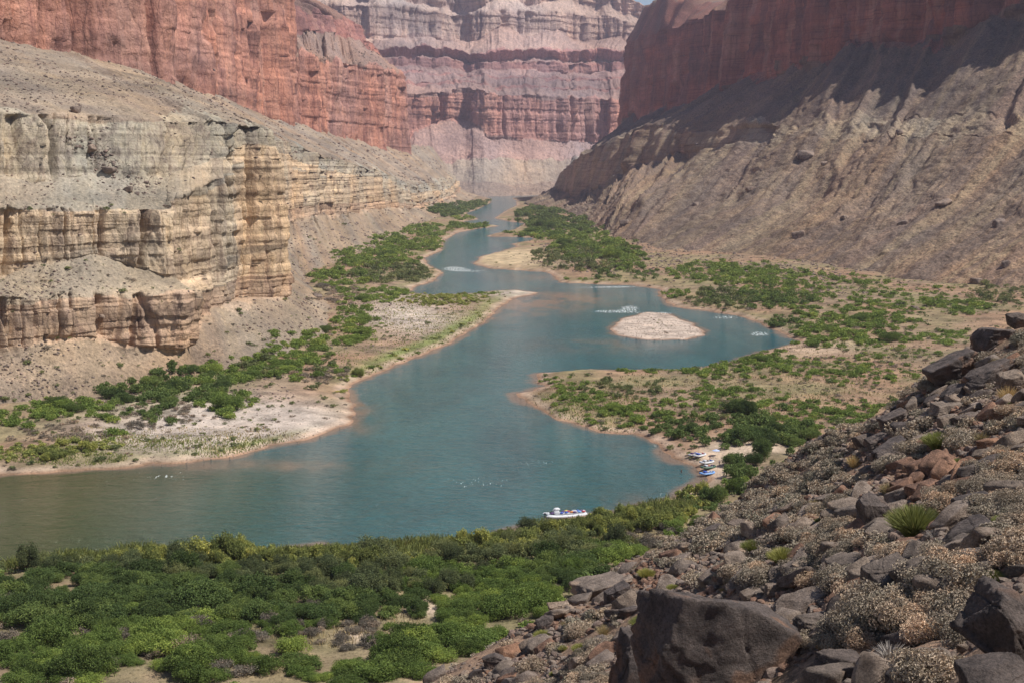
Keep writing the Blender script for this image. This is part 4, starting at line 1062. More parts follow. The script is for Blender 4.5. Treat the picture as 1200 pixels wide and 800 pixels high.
BIG = [
 ('boulder', 'huge cracked dark grey boulder at the bottom of the rocky slope', 838, 778, 180, 150, M_BDARK, 29, -0.15, .5, .25),
 ('boulder', 'dark grey wedge of rock split off left of the huge cracked boulder', 762, 786, 84, 74, M_BDARK, 9, -0.3, .6, .3),
 ('rock_slab', 'thick brown slab with a rusty end face jutting over the valley', 1116, 431, 58, 30, M_BDARK, 12, 0.5, .9, .15),
 ('rock_slab', 'flat topped dark block resting above the rusty ended slab', 1160, 398, 46, 26, M_BDARK, 15, 0.02, .9, .1),
 ('rock_slab', 'long dark slab tilted down left below the flat topped block', 1158, 440, 62, 22, M_BDARK, 21, 0.5, .7, .1),
 ('rock_slab', 'dark tilted slab tip at the lower end of the long dark slab', 1120, 462, 38, 17, M_BDARK, 22, 0.5, .7, .1),
 ('boulder', 'pale brown rounded rock on the right edge under the long dark slab', 1188, 452, 34, 34, M_BGREY, 25, 0.4, .8, 0),
 ('boulder', 'dark pointed block at the right edge above the flat topped block', 1197, 378, 24, 20, M_BDARK, 26, 0.3, .8, 0),
 ('rock_slab', 'low grey slab with a shaded front left of the dark tilted tip', 1110, 479, 44, 14, M_BGREY, 27, 0.1, .8, .1),
 ('boulder', 'upright dark rock with a pale streak left of the green bush', 1022, 602, 34, 46, M_BDARK, 31, 0.15, .7, .2),
 ('rock', 'tan flat topped rock leaning on the upright dark rock', 1050, 596, 30, 18, M_BTAN, 33, 0.25, .8, .1),
 ('rock_slab', 'long dark slab running up right from below the green bush', 1136, 628, 76, 34, M_BDARK, 35, 0.45, .6, .1),
 ('rock_slab', 'dark flat rock above the middle of the long slab', 1139, 591, 42, 18, M_BDARK, 36, 0.15, .8, .1),
 ('rock', 'narrow brown rock wedged between two dark slabs', 1133, 606, 38, 12, M_BGREY, 38, 0.3, .8, .1),
 ('boulder', 'grey blocky rock at the right edge beside the long slab', 1192, 576, 24, 28, M_BGREY, 39, 0.0, .8, .1),
 ('boulder', 'broad brown boulder below the green bush', 1046, 682, 62, 42, M_BGREY, 41, 0.3, .8, .2),
 ('rock', 'low dark rock under the broad brown boulder', 1048, 705, 40, 20, M_BDARK, 42, 0.15, .8, .2),
 ('rock_slab', 'pale slanting slab right of the huge cracked boulder', 942, 706, 86, 22, M_BTAN, 44, 0.3, .7, .2),
 ('rock', 'dark broken rock under the pale slanting slab', 955, 735, 48, 24, M_BGREY, 46, 0.05, .8, .2),
 ('rock', 'pale cap rock just above the slanting slab', 911, 690, 28, 16, M_BTAN, 48, 0.2, .8, .1),
 ('boulder', 'brown rounded boulder at the bottom edge right of the huge boulder', 978, 786, 60, 46, M_BDARK, 51, -0.2, .8, .2),
 ('boulder', 'grey squared block at the bottom edge left of the near dark rock', 1090, 778, 56, 36, M_BGREY, 53, 0.1, .8, .2),
 ('rock', 'rounded grey rock beside the tan slab above the huge boulder', 915, 672, 34, 16, M_BGREY, 55, 0.1, .8, .2),
 ('rock_slab', 'grey slab on the crest of the near slope over the thicket', 703, 687, 66, 17, M_BGREY, 57, 0.2, .8, .2),
 ('rock', 'dark crest rock touching the right end of the crest slab', 722, 698, 30, 18, M_BDARK, 58, 0.3, .8, .2),
 ('rock', 'brown crest rock with a dark front below the crest slab', 640, 731, 24, 20, M_BDARK, 61, 0.3, .8, .2),
 ('rock', 'tan crest rock above the brown one with a dark front', 655, 712, 26, 14, M_BTAN, 62, 0.2, .8, .2),
 ('rock', 'dark rock on the lower crest near the bottom left of the slope', 579, 776, 26, 22, M_BDARK, 64, 0.2, .8, .2),
 ('rock', 'small dark rock lowest on the crest', 558, 792, 18, 16, M_BDARK, 65, 0.1, .8, .2),
 ('rock', 'dark rock in the middle of the row under the jutting slab', 1048, 492, 36, 18, M_BDARK, 67, 0.3, .8, .2),
 ('rock', 'dark rock at the left end of the row under the jutting slab', 1030, 516, 30, 16, M_BDARK, 68, 0.3, .8, .2),
 ('rock', 'rounded grey rock on the slope above the upright dark rock', 1019, 552, 22, 14, M_BGREY, 70, 0.2, .8, .2),
 ('rock', 'rusty brown rock among the red rubble above the green bush', 1083, 573, 40, 18, M_BRED, 71, 0.2, .8, .2),
 ('rock', 'brown rock at the right end of the red rubble', 1112, 566, 26, 16, M_BTAN, 72, 0.2, .8, .2),
 ('rock', 'dark rock at the top of the red rubble', 1042, 530, 44, 22, M_BDARK, 73, 0.35, .8, .2),
 ('rock', 'grey pair rock on the open slope left of the broad brown boulder', 1000, 655, 18, 18, M_BTAN, 75, 0.1, .8, .2),
 ('rock', 'pale square rock beside the grey pair rock', 1017, 651, 14, 16, M_BTAN, 76, 0.0, .8, .2),
 ('boulder', 'big near rock in deep shade at the right edge', 1192, 738, 84, 120, M_BDARK, 79, 0.9, .8, .2),
 ('boulder', 'dark near rock in the bottom right corner', 1170, 800, 80, 50, M_BDARK, 80, 0.2, .8, .2),
 ('rock', 'dark low rock between the squared block and the near dark rock', 1110, 735, 30, 30, M_BGREY, 83, 0.9, .6, .2),
]
LAND = []
for (nm, lb, px, py, w, h, mt, sd_, an, dp, yw) in BIG:
    boulder(nm, lb, px, py, w, h, mt, sd_, an, dp, yw, cat='boulder' if nm == 'boulder' else ('slab' if 'slab' in nm else 'rock'))

# prototypes of smaller rocks, shared meshes
RP = []
for i in range(18):
    r_ = np.random.default_rng(500 + i)
    V, Q = rock_np(500 + i, (1, r_.uniform(.5, .9), r_.uniform(.35, .65)), 10, 4, 46, 0.05, r_.uniform(.2, .8))
    mt = [M_BGREY, M_BTAN, M_BRED, M_BTAN, M_BDARK, M_BGREY][i % 6]
    RP.append((mesh_np('rock', V, Q, mt, True), ['grey', 'tan', 'rusty', 'tan', 'dark', 'grey'][i % 6]))

def on_near(h): return h is not None and h[2] == 'hillside.001'
def blocked(px, py, f=0.42):
    for b in BIG:
        if abs(px - b[2]) < b[4] * f and abs(py - b[3]) < b[5] * f: return True
    for b in SPOT:
        if abs(px - b[0]) < b[2] * f * .8 and abs(py - b[1]) < b[2] * f * .9: return True
    return False
rocks = []
k = 0
while len(rocks) < 12000 and k < 60000:
    k += 1
    px, py = rg.uniform(470, 1215), rg.uniform(380, 815)
    h = cast(px, py)
    if not on_near(h): continue
    p = h[0]
    red = math.exp(-(((px - 1090) / 60) ** 2 + ((py - 560) / 30) ** 2)) + .7 * math.exp(-(((px - 770) / 60) ** 2 + ((py - 680) / 14) ** 2)) + .6 * math.exp(-(((px - 1110) / 40) ** 2 + ((py - 490) / 14) ** 2))
    clus = fbm(p.x / 4, p.y / 4, 0, 2, 900)
    if clus + red < -0.2 + 0.5 * rg.uniform(-1, 1): continue
    s = 0.06 * (1 / max(rg.uniform(), 1e-3)) ** 0.5 * (0.5 + p.y / 60)
    s = min(s, 0.85)
    rocks.append((px, py, p, h[1], s, red))
rocks.sort(key=lambda r: -r[4] / r[2].y)
nind = 0
small = []
for (px, py, p, nor, s, red) in rocks:
    if nind < 250 and s * F / p.y > 3.2 and not blocked(px, py):
        if red > .5: me, cn = RP[rg.choice([2, 8, 14])]
        else: me, cn = RP[rg.integers(18)]
        o = link('rock', me); o.location = p + Vector((0, 0, s * 0.25)); o.scale = (s, s * rg.uniform(.7, 1.1), s * rg.uniform(.7, 1.2))
        o.rotation_euler = (rg.normal(0, .3), -0.45 + rg.normal(0, .25), rg.uniform(-0.9, .9))
        tag(o, None, 'rock', 'loose rocks lying on the near slope')
        TODO.append((o, px, py, 2 * s * F / p.y, cn + ' rock'))
        nind += 1
    else: small.append((p, s if s < .4 else .3, red))

def merge_rocks(name, lst, sub, mats, seed, flat=0.6):
    rng = np.random.default_rng(seed)
    protos = [rock_np(seed + i, (1, .8, flat), 7, sub, 30, 0.05, .4)[0] for i in range(10)]
    _, Qi = ico(sub)
    VV, QQ, MI, off = [], [], [], 0
    for (p, s, mi) in lst:
        v = protos[rng.integers(10)]
        a, b_ = rng.uniform(0, 6.28), rng.normal(0, .35)
        ca, sa = math.cos(a), math.sin(a)
        x = v[:, 0] * ca - v[:, 1] * sa; y = v[:, 0] * sa + v[:, 1] * ca; z = v[:, 2]
        x, z = x * math.cos(b_) - z * math.sin(b_), x * math.sin(b_) + z * math.cos(b_)
        VV.append(np.stack([x, y, z], 1) * s + np.array([p[0], p[1], p[2] + .1 * s])); QQ.append(Qi + off); off += len(v)
        MI.append(np.full(len(Qi), mi))
    me = mesh_np(name, np.concatenate(VV), np.concatenate(QQ), mats, False, None, np.concatenate(MI))
    o = link(name, me); tag(o, kind='stuff'); return o
merge_rocks('loose_stones', [(p, s, (2 if red > .4 and rg.uniform() < .7 else int(rg.integers(0, 4)))) for (p, s, red) in small], 2, [M_SCREE, M_BTAN, M_BRED, M_BGREY], 700)

# boulders on the far talus slopes: the ones that stand out, then the mass of rubble
FARB = [(944, 183, 22, 12, 'dark boulder pair on the shaded edge of the right slope'), (966, 192, 10, 7, 'small dark boulder right of the boulder pair on the right slope'), (1054, 156, 9, 8, 'dark boulder on the bright spur line of the right slope'),
        (1105, 239, 24, 9, 'flat dark boulder low on the right slope'), (1170, 262, 18, 12, 'dark boulder near the right edge of the far slope'), (935, 277, 16, 12, 'dark upright boulder low on the right slope above the scrub'),
        (1143, 330, 18, 9, 'brown boulder at the foot of the right slope'), (1178, 309, 12, 8, 'dark boulder above the scrub at the far right'), (732, 262, 14, 9, 'dark boulder cluster above the far green thicket'), (880, 222, 16, 8, 'dark boulder in the middle of the right slope'),
        (1057, 262, 14, 7, 'dark boulder on the lower right slope left of the flat one'), (815, 240, 8, 6, 'small boulder on the far part of the right slope'), (990, 255, 10, 7, 'dark rock on the lower middle of the right slope'), (1072, 361, 12, 6, 'lone brown boulder on the right flats among scrub'),
        (89, 130, 12, 11, 'lone dark boulder on the bench above the left tan cliff'), (105, 175, 16, 10, 'brown boulder at the top of the left debris chute'), (128, 200, 18, 9, 'brown boulder in the middle of the left debris chute'), (150, 222, 14, 7, 'brown boulder at the bottom of the left debris chute'),
        (372, 348, 12, 8, 'brown boulder on the talus below the left cliff corner'), (120, 370, 8, 5, 'grey rock on the left talus'), (835, 395, 6, 4, 'small rock off the gravel island'), (52, 437, 8, 5, 'grey rock at the foot of the left cliff')]
for i, (px, py, w, h, lb) in enumerate(FARB[:-2]):
    hh = cast(px, py + 1)
    if hh is None: continue
    Y = hh[0].y
    V, Q = rock_np(1200 + i, (w * Y / F / 2, w * Y / F / 2.4, h * Y / F / 2), 8, 4, 16, .06, .5)
    o = link('boulder', mesh_np('boulder', V, Q, M_TALUSROCK, True)); o.location = hh[0] + Vector((0, -1, h * Y / F * .15)); o.rotation_euler = (0, rg.normal(0, .2), rg.uniform(-.5, .5))
    tag(o, lb, 'boulder')
tal = []
k = 0
while len(tal) < 15000 and k < 50000:
    k += 1
    if rg.uniform() < .62: px, py = rg.uniform(620, 1200), rg.uniform(60, 345)
    else: px, py = rg.uniform(0, 560), rg.uniform(50, 470)
    h = cast(px, py)
    if h is None or h[0].y < 300 or h[0].z < 3 or h[1].z < .62 or h[0].y > 4200: continue
    p = h[0]
    if fbm(p.x / 50, p.y / 90, 0, 3, 950) < -0.25 + .3 * rg.normal(): continue
    s = 0.85 * (1 / max(rg.uniform(), 2e-3)) ** .5 * p.y / F
    s = min(s, 5 * p.y / F * .5, 3.2)
    tal.append((p, s, int(rg.integers(0, 3))))
# the debris chute on the left bench
for k in range(500):
    t = rg.uniform(); px = 75 + 110 * t + rg.normal(0, 8); py = 155 + 75 * t + rg.normal(0, 8)
    h = cast(px, py)
    if h and h[1].z > .4: tal.append((h[0], .22 / max(rg.uniform(), .03) ** .55, int(rg.integers(0, 3))))
# shore cobbles
for k in range(5000):
    px, py = [(rg.uniform(600, 800), rg.uniform(455, 540)), (rg.uniform(710, 832), rg.uniform(366, 400)), (rg.uniform(650, 930), rg.uniform(325, 402)), (rg.uniform(80, 420), rg.uniform(470, 545)), (rg.uniform(480, 630), rg.uniform(270, 350))][k % 5]
    q = PZ(px, py, .3); sd, isl = shore_sd(np.array([q[0]]), np.array([q[1]]))
    if sd[0] < -1.0 or (sd[0] > 5 and not isl[0] and k % 5 != 3): continue
    h = down(q[0], q[1], 40)
    if h: tal.append(((q[0], q[1], max(h[0].z, -.1)), rg.uniform(.12, .4) * (1 if k % 5 != 1 else 1.05), 1 if rg.uniform() < .6 else 2))
merge_rocks('rubble', tal, 1, [M_TALUSROCK, M_SCREE, M_BGREY], 800)

# ------------------------------------------------------------------ brittlebush and tufts on the near slope
bb = []
k = 0
while k < 9000 and len(bb) < 3600:
    k += 1
    if k % 3: px, py = rg.uniform(470, 1215), rg.uniform(380, 830)
    else: px, py = rg.uniform(780, 1215), rg.uniform(500, 830)
    h = cast(px, py)
    if not on_near(h) or blocked(px, py, .62): continue
    p = h[0]
    if rg.uniform() > min(1, (p.y / 45) ** 2): continue
    if fbm(p.x / 6, p.y / 6, 0, 3, 960) < -0.05 + .15 * rg.normal(): continue
    red = math.exp(-(((px - 1090) / 60) ** 2 + ((py - 560) / 26) ** 2)) + .8 * math.exp(-(((px - 770) / 50) ** 2 + ((py - 680) / 12) ** 2))
    if red > .45 and rg.uniform() < .8: continue
    R = min(.52 * math.exp(rg.normal(0, .35)), .95)
    bb.append((px, py, p, R))
bb.sort(key=lambda b: -b[3] / b[2].y)
items = []
for i, (px, py, p, R) in enumerate(bb):
    if i < 280:
        o = put_bush('brittlebush', 'brittlebush', p - Vector((0, 0, .12 * R)), R, rg, .95)
        tag(o, None, 'brittlebush', 'pale brittlebush domes on the near slope')
        TODO.append((o, px, py, 2 * R * F / p.y, 'pale grey brittlebush'))
    else:
        pxs = 2 * R * F / p.y
        items.append((p.x, p.y, p.z - .12 * R, R, rg.uniform(.8, 1.15), 'brittlebush' if rg.uniform() < .93 else 'greybrush', int(np.clip(pxs * pxs * .9, 60, 520))))
for k in range(1400):
    x_, y_ = rg.uniform(-70, 100), rg.uniform(-10, 210)
    h = down(x_, y_, 300)
    if h is None or h[2] != 'hillside.001' or math.hypot(x_, y_) < 16: continue
    qx, qy = project(np.array(h[0]))
    if y_ > 12 and -20 < qx < 1220 and -20 < qy < 820:
        c_ = cast(float(qx), float(qy))
        if c_ and (c_[0] - h[0]).length < 3: continue
    items.append((h[0].x, h[0].y, h[0].z - .06, rg.uniform(.4, .8), .95, 'brittlebush', 110))
bulk('slope_brush', items, None, seed=5)

def tuft_np(seed, n, H, spread, w=0.02, droop=0.3):
    rng = np.random.default_rng(seed)
    parts = []
    for i in range(n):
        a = rng.uniform(0, 6.28); r = spread * rng.uniform() ** .6; hgt = H * rng.uniform(.6, 1.05)
        b0 = np.array([math.cos(a), math.sin(a), 0]) * r * .25
        tip = np.array([math.cos(a) * r, math.sin(a) * r, hgt * (1 - .35 * (r / spread) ** 2)])
        mid = b0 * .5 + tip * np.array([.42, .42, .62])
        side = np.cross(tip - b0, rng.normal(0, 1, 3)); side /= np.linalg.norm(side) + 1e-9
        side *= w
        parts.append((np.array([b0 - side, b0 + side, mid + side * .8, mid - side * .8, tip + side * .3, tip - side * .3]), np.array([[0, 1, 2, 3], [3, 2, 4, 5]])))
    return join(parts)
def tuft_mesh(nm, seed, n, H, spread, w, mat):
    V, Q = tuft_np(seed, n, H, spread, w)
    rng = np.random.default_rng(seed); t = np.repeat(np.clip(rng.normal(.5, .2, n), 0, .95), 6)
    return mesh_np(nm, V, Q, mat, False, {'tint': t})
TG = [tuft_mesh('stems', 40 + i, 2400, .9, 1.0, .009, M_EPH) for i in range(2)]
TS = [tuft_mesh('blades', 50 + i, 360, .9, .75, .012, M_STRAW) for i in range(3)]
TT_ = [tuft_mesh('stems', 60 + i, 170, .8, 1.0, .012, M_TWIG) for i in range(2)]
for (px, py, w, kd, lb) in SPOT:
    h = cast(px, py + w * .25)
    if not on_near(h): continue
    R = w * h[0].y / F / 2 * 1.25
    o = empty('green_bush' if kd == 'g' else ('grass_tuft' if kd == 's' else 'twig_bush'), h[0] - Vector((0, 0, .08 * R)), (0, 0, rg.uniform(0, 6)))
    o.scale = (R, R, R * (1.2 if kd == 'g' else 1.1))
    link('stems' if kd != 's' else 'blades', (TG if kd == 'g' else TS if kd == 's' else TT_)[rg.integers(2)], o)
    tag(o, lb, 'bush' if kd == 'g' else ('grass tuft' if kd == 's' else 'dead bush'))
for k in range(110):
    px, py = rg.uniform(520, 1200), rg.uniform(430, 800)
    h = cast(px, py)
    if not on_near(h) or blocked(px, py) or h[0].y < 25: continue
    R = rg.uniform(.2, .45); kd = 's' if rg.uniform() < .6 else 'g'
    o = empty('grass_tuft' if kd == 's' else 'green_tuft', h[0] - Vector((0, 0, .03)), (0, 0, rg.uniform(0, 6))); o.scale = (R, R, R * 1.1)
    link('blades' if kd == 's' else 'stems', (TS if kd == 's' else TG)[rg.integers(2)], o)
    tag(o, None, 'grass tuft' if kd == 's' else 'green tuft', 'small tufts scattered over the near slope')
    TODO.append((o, px, py, 2 * R * F / h[0].y, 'dry straw tuft' if kd == 's' else 'small olive tuft'))

# reeds and tall grass on the near bank: uncountable
def grass_field(name, zones, mat, seed, H):
    rng = np.random.default_rng(seed)
    P = []
    for (cx, cy, rx, ry, n) in zones:
        for k in range(n):
            a = rng.uniform(0, 6.28); r = math.sqrt(rng.uniform())
            px, py = cx + rx * r * math.cos(a), cy + ry * r * math.sin(a)
            q = PZ(px, py, .6)
            P.append((px, py, q[0], q[1]))
    P = np.array(P); z = ground_h(P[:, 2], P[:, 3]); sd, isl = shore_sd(P[:, 2], P[:, 3])
    ok = (sd > .8) & (z > .2); P = P[ok]; z = z[ok]; n = len(P)
    Yd = P[:, 3]; hh = H * rng.uniform(.5, 1.2, n) * (.6 + .5 * (fbm(P[:, 2] / 6, Yd / 6, 0, 2, seed) + .5)); wd_ = .10 * rng.uniform(.6, 1.5, n) * Yd / 330
    a = rng.uniform(0, 6.28, n); b0 = np.stack([P[:, 2], Yd, z - .1], 1)
    sd_ = np.stack([np.cos(a), np.sin(a), 0 * a], 1) * wd_[:, None]
    tip = b0 + np.stack([rng.normal(0, .3, n) * hh, rng.normal(0, .3, n) * hh, hh], 1)
    V = np.stack([b0 - sd_, b0 + sd_, tip + sd_ * .5, tip - sd_ * .5], 1).reshape(-1, 3)
    me = mesh_np(name, V, np.arange(4 * n).reshape(n, 4), mat, False, {'tint': np.repeat(np.clip(rng.normal(.5, .2, n), 0, .95), 4)})
    tag(link(name, me), kind='stuff')
grass_field('reeds', [(240, 655, 240, 9, 9000), (560, 640, 130, 10, 5000), (700, 620, 80, 10, 4000), (500, 655, 150, 14, 5000), (150, 668, 170, 12, 5000), (780, 600, 50, 12, 2500), (700, 650, 60, 12, 1500)], M_WIL, 77, 1.9)
grass_field('dry_grass', [(250, 518, 170, 14, 3000), (860, 470, 160, 40, 5000), (520, 385, 70, 35, 2500), (380, 750, 120, 30, 2500), (960, 440, 150, 60, 5000), (680, 475, 60, 24, 1500), (720, 640, 80, 16, 1500)], M_STRAW, 78, .7)
grass_field('green_grass', [(250, 525, 190, 10, 5000), (490, 405, 110, 50, 5000), (60, 540, 90, 7, 2500), (700, 490, 60, 22, 2500)], M_WIL, 79, .8)
# ------------------------------------------------------------------ rafts
def fab(name, col, rough=.45): return plain_mat(name, col, rough, .5, 3.0, .1, .1, .01)
M_WHITE = fab('white rubber', (.6, .61, .63)); M_ALU = fab('aluminium', (.5, .51, .53), .35); M_BLUE = fab('blue fabric', (.04, .10, .42)); M_LBLUE = fab('light blue rubber', (.16, .34, .68))
M_PURP = fab('purple fabric', (.10, .05, .16)); M_REDF = fab('red fabric', (.42, .05, .06)); M_ORNG = fab('orange fabric', (.6, .22, .06)); M_DGREEN = fab('dark green rubber', (.03, .10, .06)); M_BLACK = fab('black rubber', (.03, .03, .035)); M_YEL = fab('yellow fabric', (.6, .5, .1))
M_SKIN = plain_mat('skin', (.45, .27, .19), .6); M_HAIR = plain_mat('hair', (.06, .04, .03), .8); M_WOOD = plain_mat('oar wood', (.4, .26, .13), .5)

def box_np(cx, cy, cz, sx, sy, sz, bev=.12):
    """box with bevelled edges: chamfered along every edge"""
    h = np.array([sx, sy, sz]) / 2; b = min(h) * bev * 2
    bm = bmesh.new(); bmesh.ops.create_cube(bm, size=1)
    for v in bm.verts: v.co = Vector((v.co.x * sx + cx, v.co.y * sy + cy, v.co.z * sz + cz))
    bmesh.ops.bevel(bm, geom=bm.edges[:], offset=b, segments=2, affect='EDGES', profile=.5)
    bmesh.ops.triangulate(bm, faces=bm.faces[:])
    V = np.array([v.co[:] for v in bm.verts]); Q = np.array([[v.index for v in f.verts] for f in bm.faces]); bm.free()
    return V, Q
def tri(q):
    v, f = q
    if f.shape[1] == 4: f = np.concatenate([f[:, [0, 1, 2]], f[:, [0, 2, 3]]])
    return v, f
def part(name, geos, mat, parent, smooth=True):
    V, Q = join([tri(g) for g in geos])
    return link(name, mesh_np(name, V, Q, mat, smooth), parent)
def capsule(p0, p1, r, n=9, up=0.0):
    p0, p1 = np.array(p0, float), np.array(p1, float)
    t = np.linspace(0, 1, n); pts = p0 + (p1 - p0) * t[:, None]
    pts[:, 2] += up * np.abs(2 * t - 1) ** 3
    rr = np.full(n, r); 
    pts = np.concatenate([[pts[0] - (p1 - p0) / np.linalg.norm(p1 - p0) * r * .8], pts, [pts[-1] + (p1 - p0) / np.linalg.norm(p1 - p0) * r * .8]])
    rr = np.concatenate([[r * .15], rr, [r * .15]]); rr[1] = r * .75; rr[-2] = r * .75
    return tube(pts, rr, 12)
def ring(Lh, Wh, r, rise, n=28):
    t = np.linspace(0, 2 * np.pi, n + 1)
    c, s = np.cos(t), np.sin(t)
    e = 0.55
    x = Lh * np.sign(c) * np.abs(c) ** e; y = Wh * np.sign(s) * np.abs(s) ** e
    z = r + rise * np.clip(np.abs(x) / Lh - .45, 0, 1) ** 1.6 * 2
    return tube(np.stack([x, y, z], 1), np.full(n + 1, r), 12)

def place(root, px0, py0, px1, py1, z=.05):
    a, b = PZ(px0, py0, z), PZ(px1, py1, z)
    root.location = Vector((a + b) / 2); root.rotation_euler = (0, 0, math.atan2(b[1] - a[1], b[0] - a[0]))
    return float(np.linalg.norm(b - a))

r = empty('motor_raft'); Ln = place(r, 638, 606.5, 690, 603.0, .02)
tag(r, 'long white motor raft loaded with gear at the green near bank', 'raft')
part('outer_tube', [capsule((-6.0, -1.75, .45), (5.6, -1.75, .45), .45, up=.35)], M_WHITE, r)
part('outer_tube', [capsule((-6.0, 1.75, .45), (5.6, 1.75, .45), .45, up=.35)], M_WHITE, r)
part('main_hull', [ring(5.3, 1.15, .42, .3), capsule((-4.5, 0, .4), (4.5, 0, .4), .3)], M_ALU, r)
fr = [box_np(x, 0, .93, .12, 3.9, .08) for x in (-3.4, -1.8, -.2, 1.4, 3.0)] + [box_np(0, y, 1.0, 7.2, .1, .08) for y in (-1.1, 1.1)]
part('frame', fr, M_ALU, r)
part('deck', [box_np(-1, 0, 1.06, 5.4, 2.0, .05)], M_ALU, r)
part('cargo_box', [box_np(-3.0, .2, 1.4, 1.5, 1.8, .62)], M_WHITE, r); part('cargo_box', [box_np(2.2, 0, 1.33, 1.2, 1.6, .5)], M_ALU, r)
mo = part('motor', [box_np(-6.2, 0, 1.15, .4, .35, .5), capsule((-6.25, 0, .9), (-6.25, 0, .1), .09, 4)], M_BLACK, r); part('tiller', [capsule((-6.0, 0, 1.2), (-5.2, .2, 1.35), .03, 4)], M_BLACK, mo)
M_raft = r.matrix_basis
def on_raft(name, label, cat, geos, mat, parent_mat, group=None):
    V, Q = join([tri(g) for g in geos])
    c = V.mean(0); c[2] = V[:, 2].min()
    o = link(name, mesh_np(name, V - c, Q, mat, True)); o.matrix_basis = parent_mat.copy(); o.location = parent_mat @ Vector(c)
    tag(o, label, cat, group); return o
bpy.context.view_layer.update()
MB = r.matrix_basis.copy()
on_raft('canopy', 'rounded white tarp bundle standing high on the motor raft', 'tarp', [capsule((-3.5, .2, 2.15), (-2.2, .2, 2.15), .48, 7)], M_WHITE, MB)
bags = [(-.9, .5, M_PURP, 'dark purple', 'left of the blue pile on the motor raft'), (-.3, -.7, M_BLUE, 'dark blue', 'in front of the purple bag on the motor raft'), (.5, .3, M_REDF, 'red', 'amidships on the motor raft'), (1.2, -.6, M_ORNG, 'orange', 'on the near side of the motor raft'),
        (-4.3, .5, M_BLACK, 'black', 'at the stern of the motor raft'), (-4.4, -.7, M_PURP, 'small purple', 'at the stern edge of the motor raft'), (2.0, -.9, M_PURP, 'dark violet', 'in front of the metal box on the motor raft'), (.1, 1.0, M_YEL, 'yellow', 'on the far side of the motor raft'), (3.2, .4, M_BLUE, 'bright blue', 'behind the metal box on the motor raft'), (3.4, -.7, M_LBLUE, 'light blue', 'right of the metal box on the motor raft'), (4.2, .2, M_PURP, 'purple', 'near the bow of the motor raft'), (4.6, -.8, M_REDF, 'dull red', 'closest to the bow of the motor raft'), (-1.7, -.9, M_BLUE, 'blue', 'below the white tarp on the motor raft')]
for (x, y, m_, cn, wh) in bags:
    on_raft('dry_bag', cn + ' dry bag ' + wh, 'bag', [capsule((x - .35, y, 1.33), (x + .35, y, 1.38), .27, 6), capsule((x + .36, y, 1.4), (x + .5, y, 1.42), .1, 3)], m_, MB, 'bags lashed on the motor raft')

def oar_raft(label, mat, p, gear, scale=1.0, load=True):
    r = empty('oar_raft'); place(r, *p, .12); r.scale = (scale,) * 3
    e0 = max(ground_h(np.array([p[0] * 0 + r.location.x + dx_]), np.array([r.location.y + dy_]))[0] for dx_ in (-1.5, 0, 1.5) for dy_ in (-1, 1))
    r.location.z = max(.02, e0 + .02)
    tag(r, label, 'raft', 'small oar rafts pulled up at the sandy landing')
    part('tube_ring', [ring(2.45, 1.0, .27, .28)], mat, r)
    part('thwart', [capsule((-.9, -.75, .35), (-.9, .75, .35), .2, 4), capsule((1.0, -.75, .35), (1.0, .75, .35), .2, 4)], mat, r)
    part('floor', [box_np(0, 0, .12, 4.2, 1.4, .1)], M_BLACK, r)
    part('frame', [box_np(0, y, .6, 2.6, .06, .06) for y in (-.95, .95)] + [box_np(x, 0, .6, .06, 1.9, .06) for x in (-1.2, 0, 1.2)], M_ALU, r)
    part('seat', [box_np(.35, 0, .78, .5, .9, .16)], gear[0], r)
    for s in (-1, 1):
        part('oar', [capsule((.1, s * .9, .72), (-2.3, s * 1.25, .62), .03, 4), box_np(-2.5, s * 1.28, .6, .6, .16, .03)], M_WOOD, r)
    bpy.context.view_layer.update(); mb = r.matrix_basis.copy()
    nm = label.split(',')[0]
    on_raft('cooler', gear[3] + ' cooler box on the ' + gear[4], 'cooler', [box_np(-.75, 0, .82, .8, 1.2, .42)], gear[1], mb)
    on_raft('dry_bag', gear[5] + ' bag in the bow of the ' + gear[4], 'bag', [capsule((1.5, -.35, .7), (1.6, .4, .72), .24, 5)], gear[2], mb)
    return r
oar_raft('white raft, farthest of the five at the landing', M_WHITE, (806, 539.5, 818, 536.5), (M_BLACK, M_PURP, M_BLUE, 'dark purple', 'farthest white raft', 'blue'), .8)
oar_raft('white raft, second farthest at the landing, nose on the sand', M_WHITE, (811, 541.5, 828, 538), (M_WHITE, M_BLUE, M_REDF, 'blue', 'second white raft from the top', 'red'))
oar_raft('white raft in the middle of the five at the landing', M_WHITE, (818, 548, 838, 545), (M_BLACK, M_WHITE, M_BLUE, 'white', 'middle raft at the landing', 'blue'))
oar_raft('dark green raft just below the middle white one', M_DGREEN, (819, 553, 840, 550.5), (M_REDF, M_WHITE, M_PURP, 'white', 'dark green raft', 'purple'))
oar_raft('bright blue raft nearest the bushes at the landing', M_LBLUE, (819, 558, 838, 555.5), (M_WHITE, M_BLUE, M_WHITE, 'blue', 'bright blue raft', 'white'))

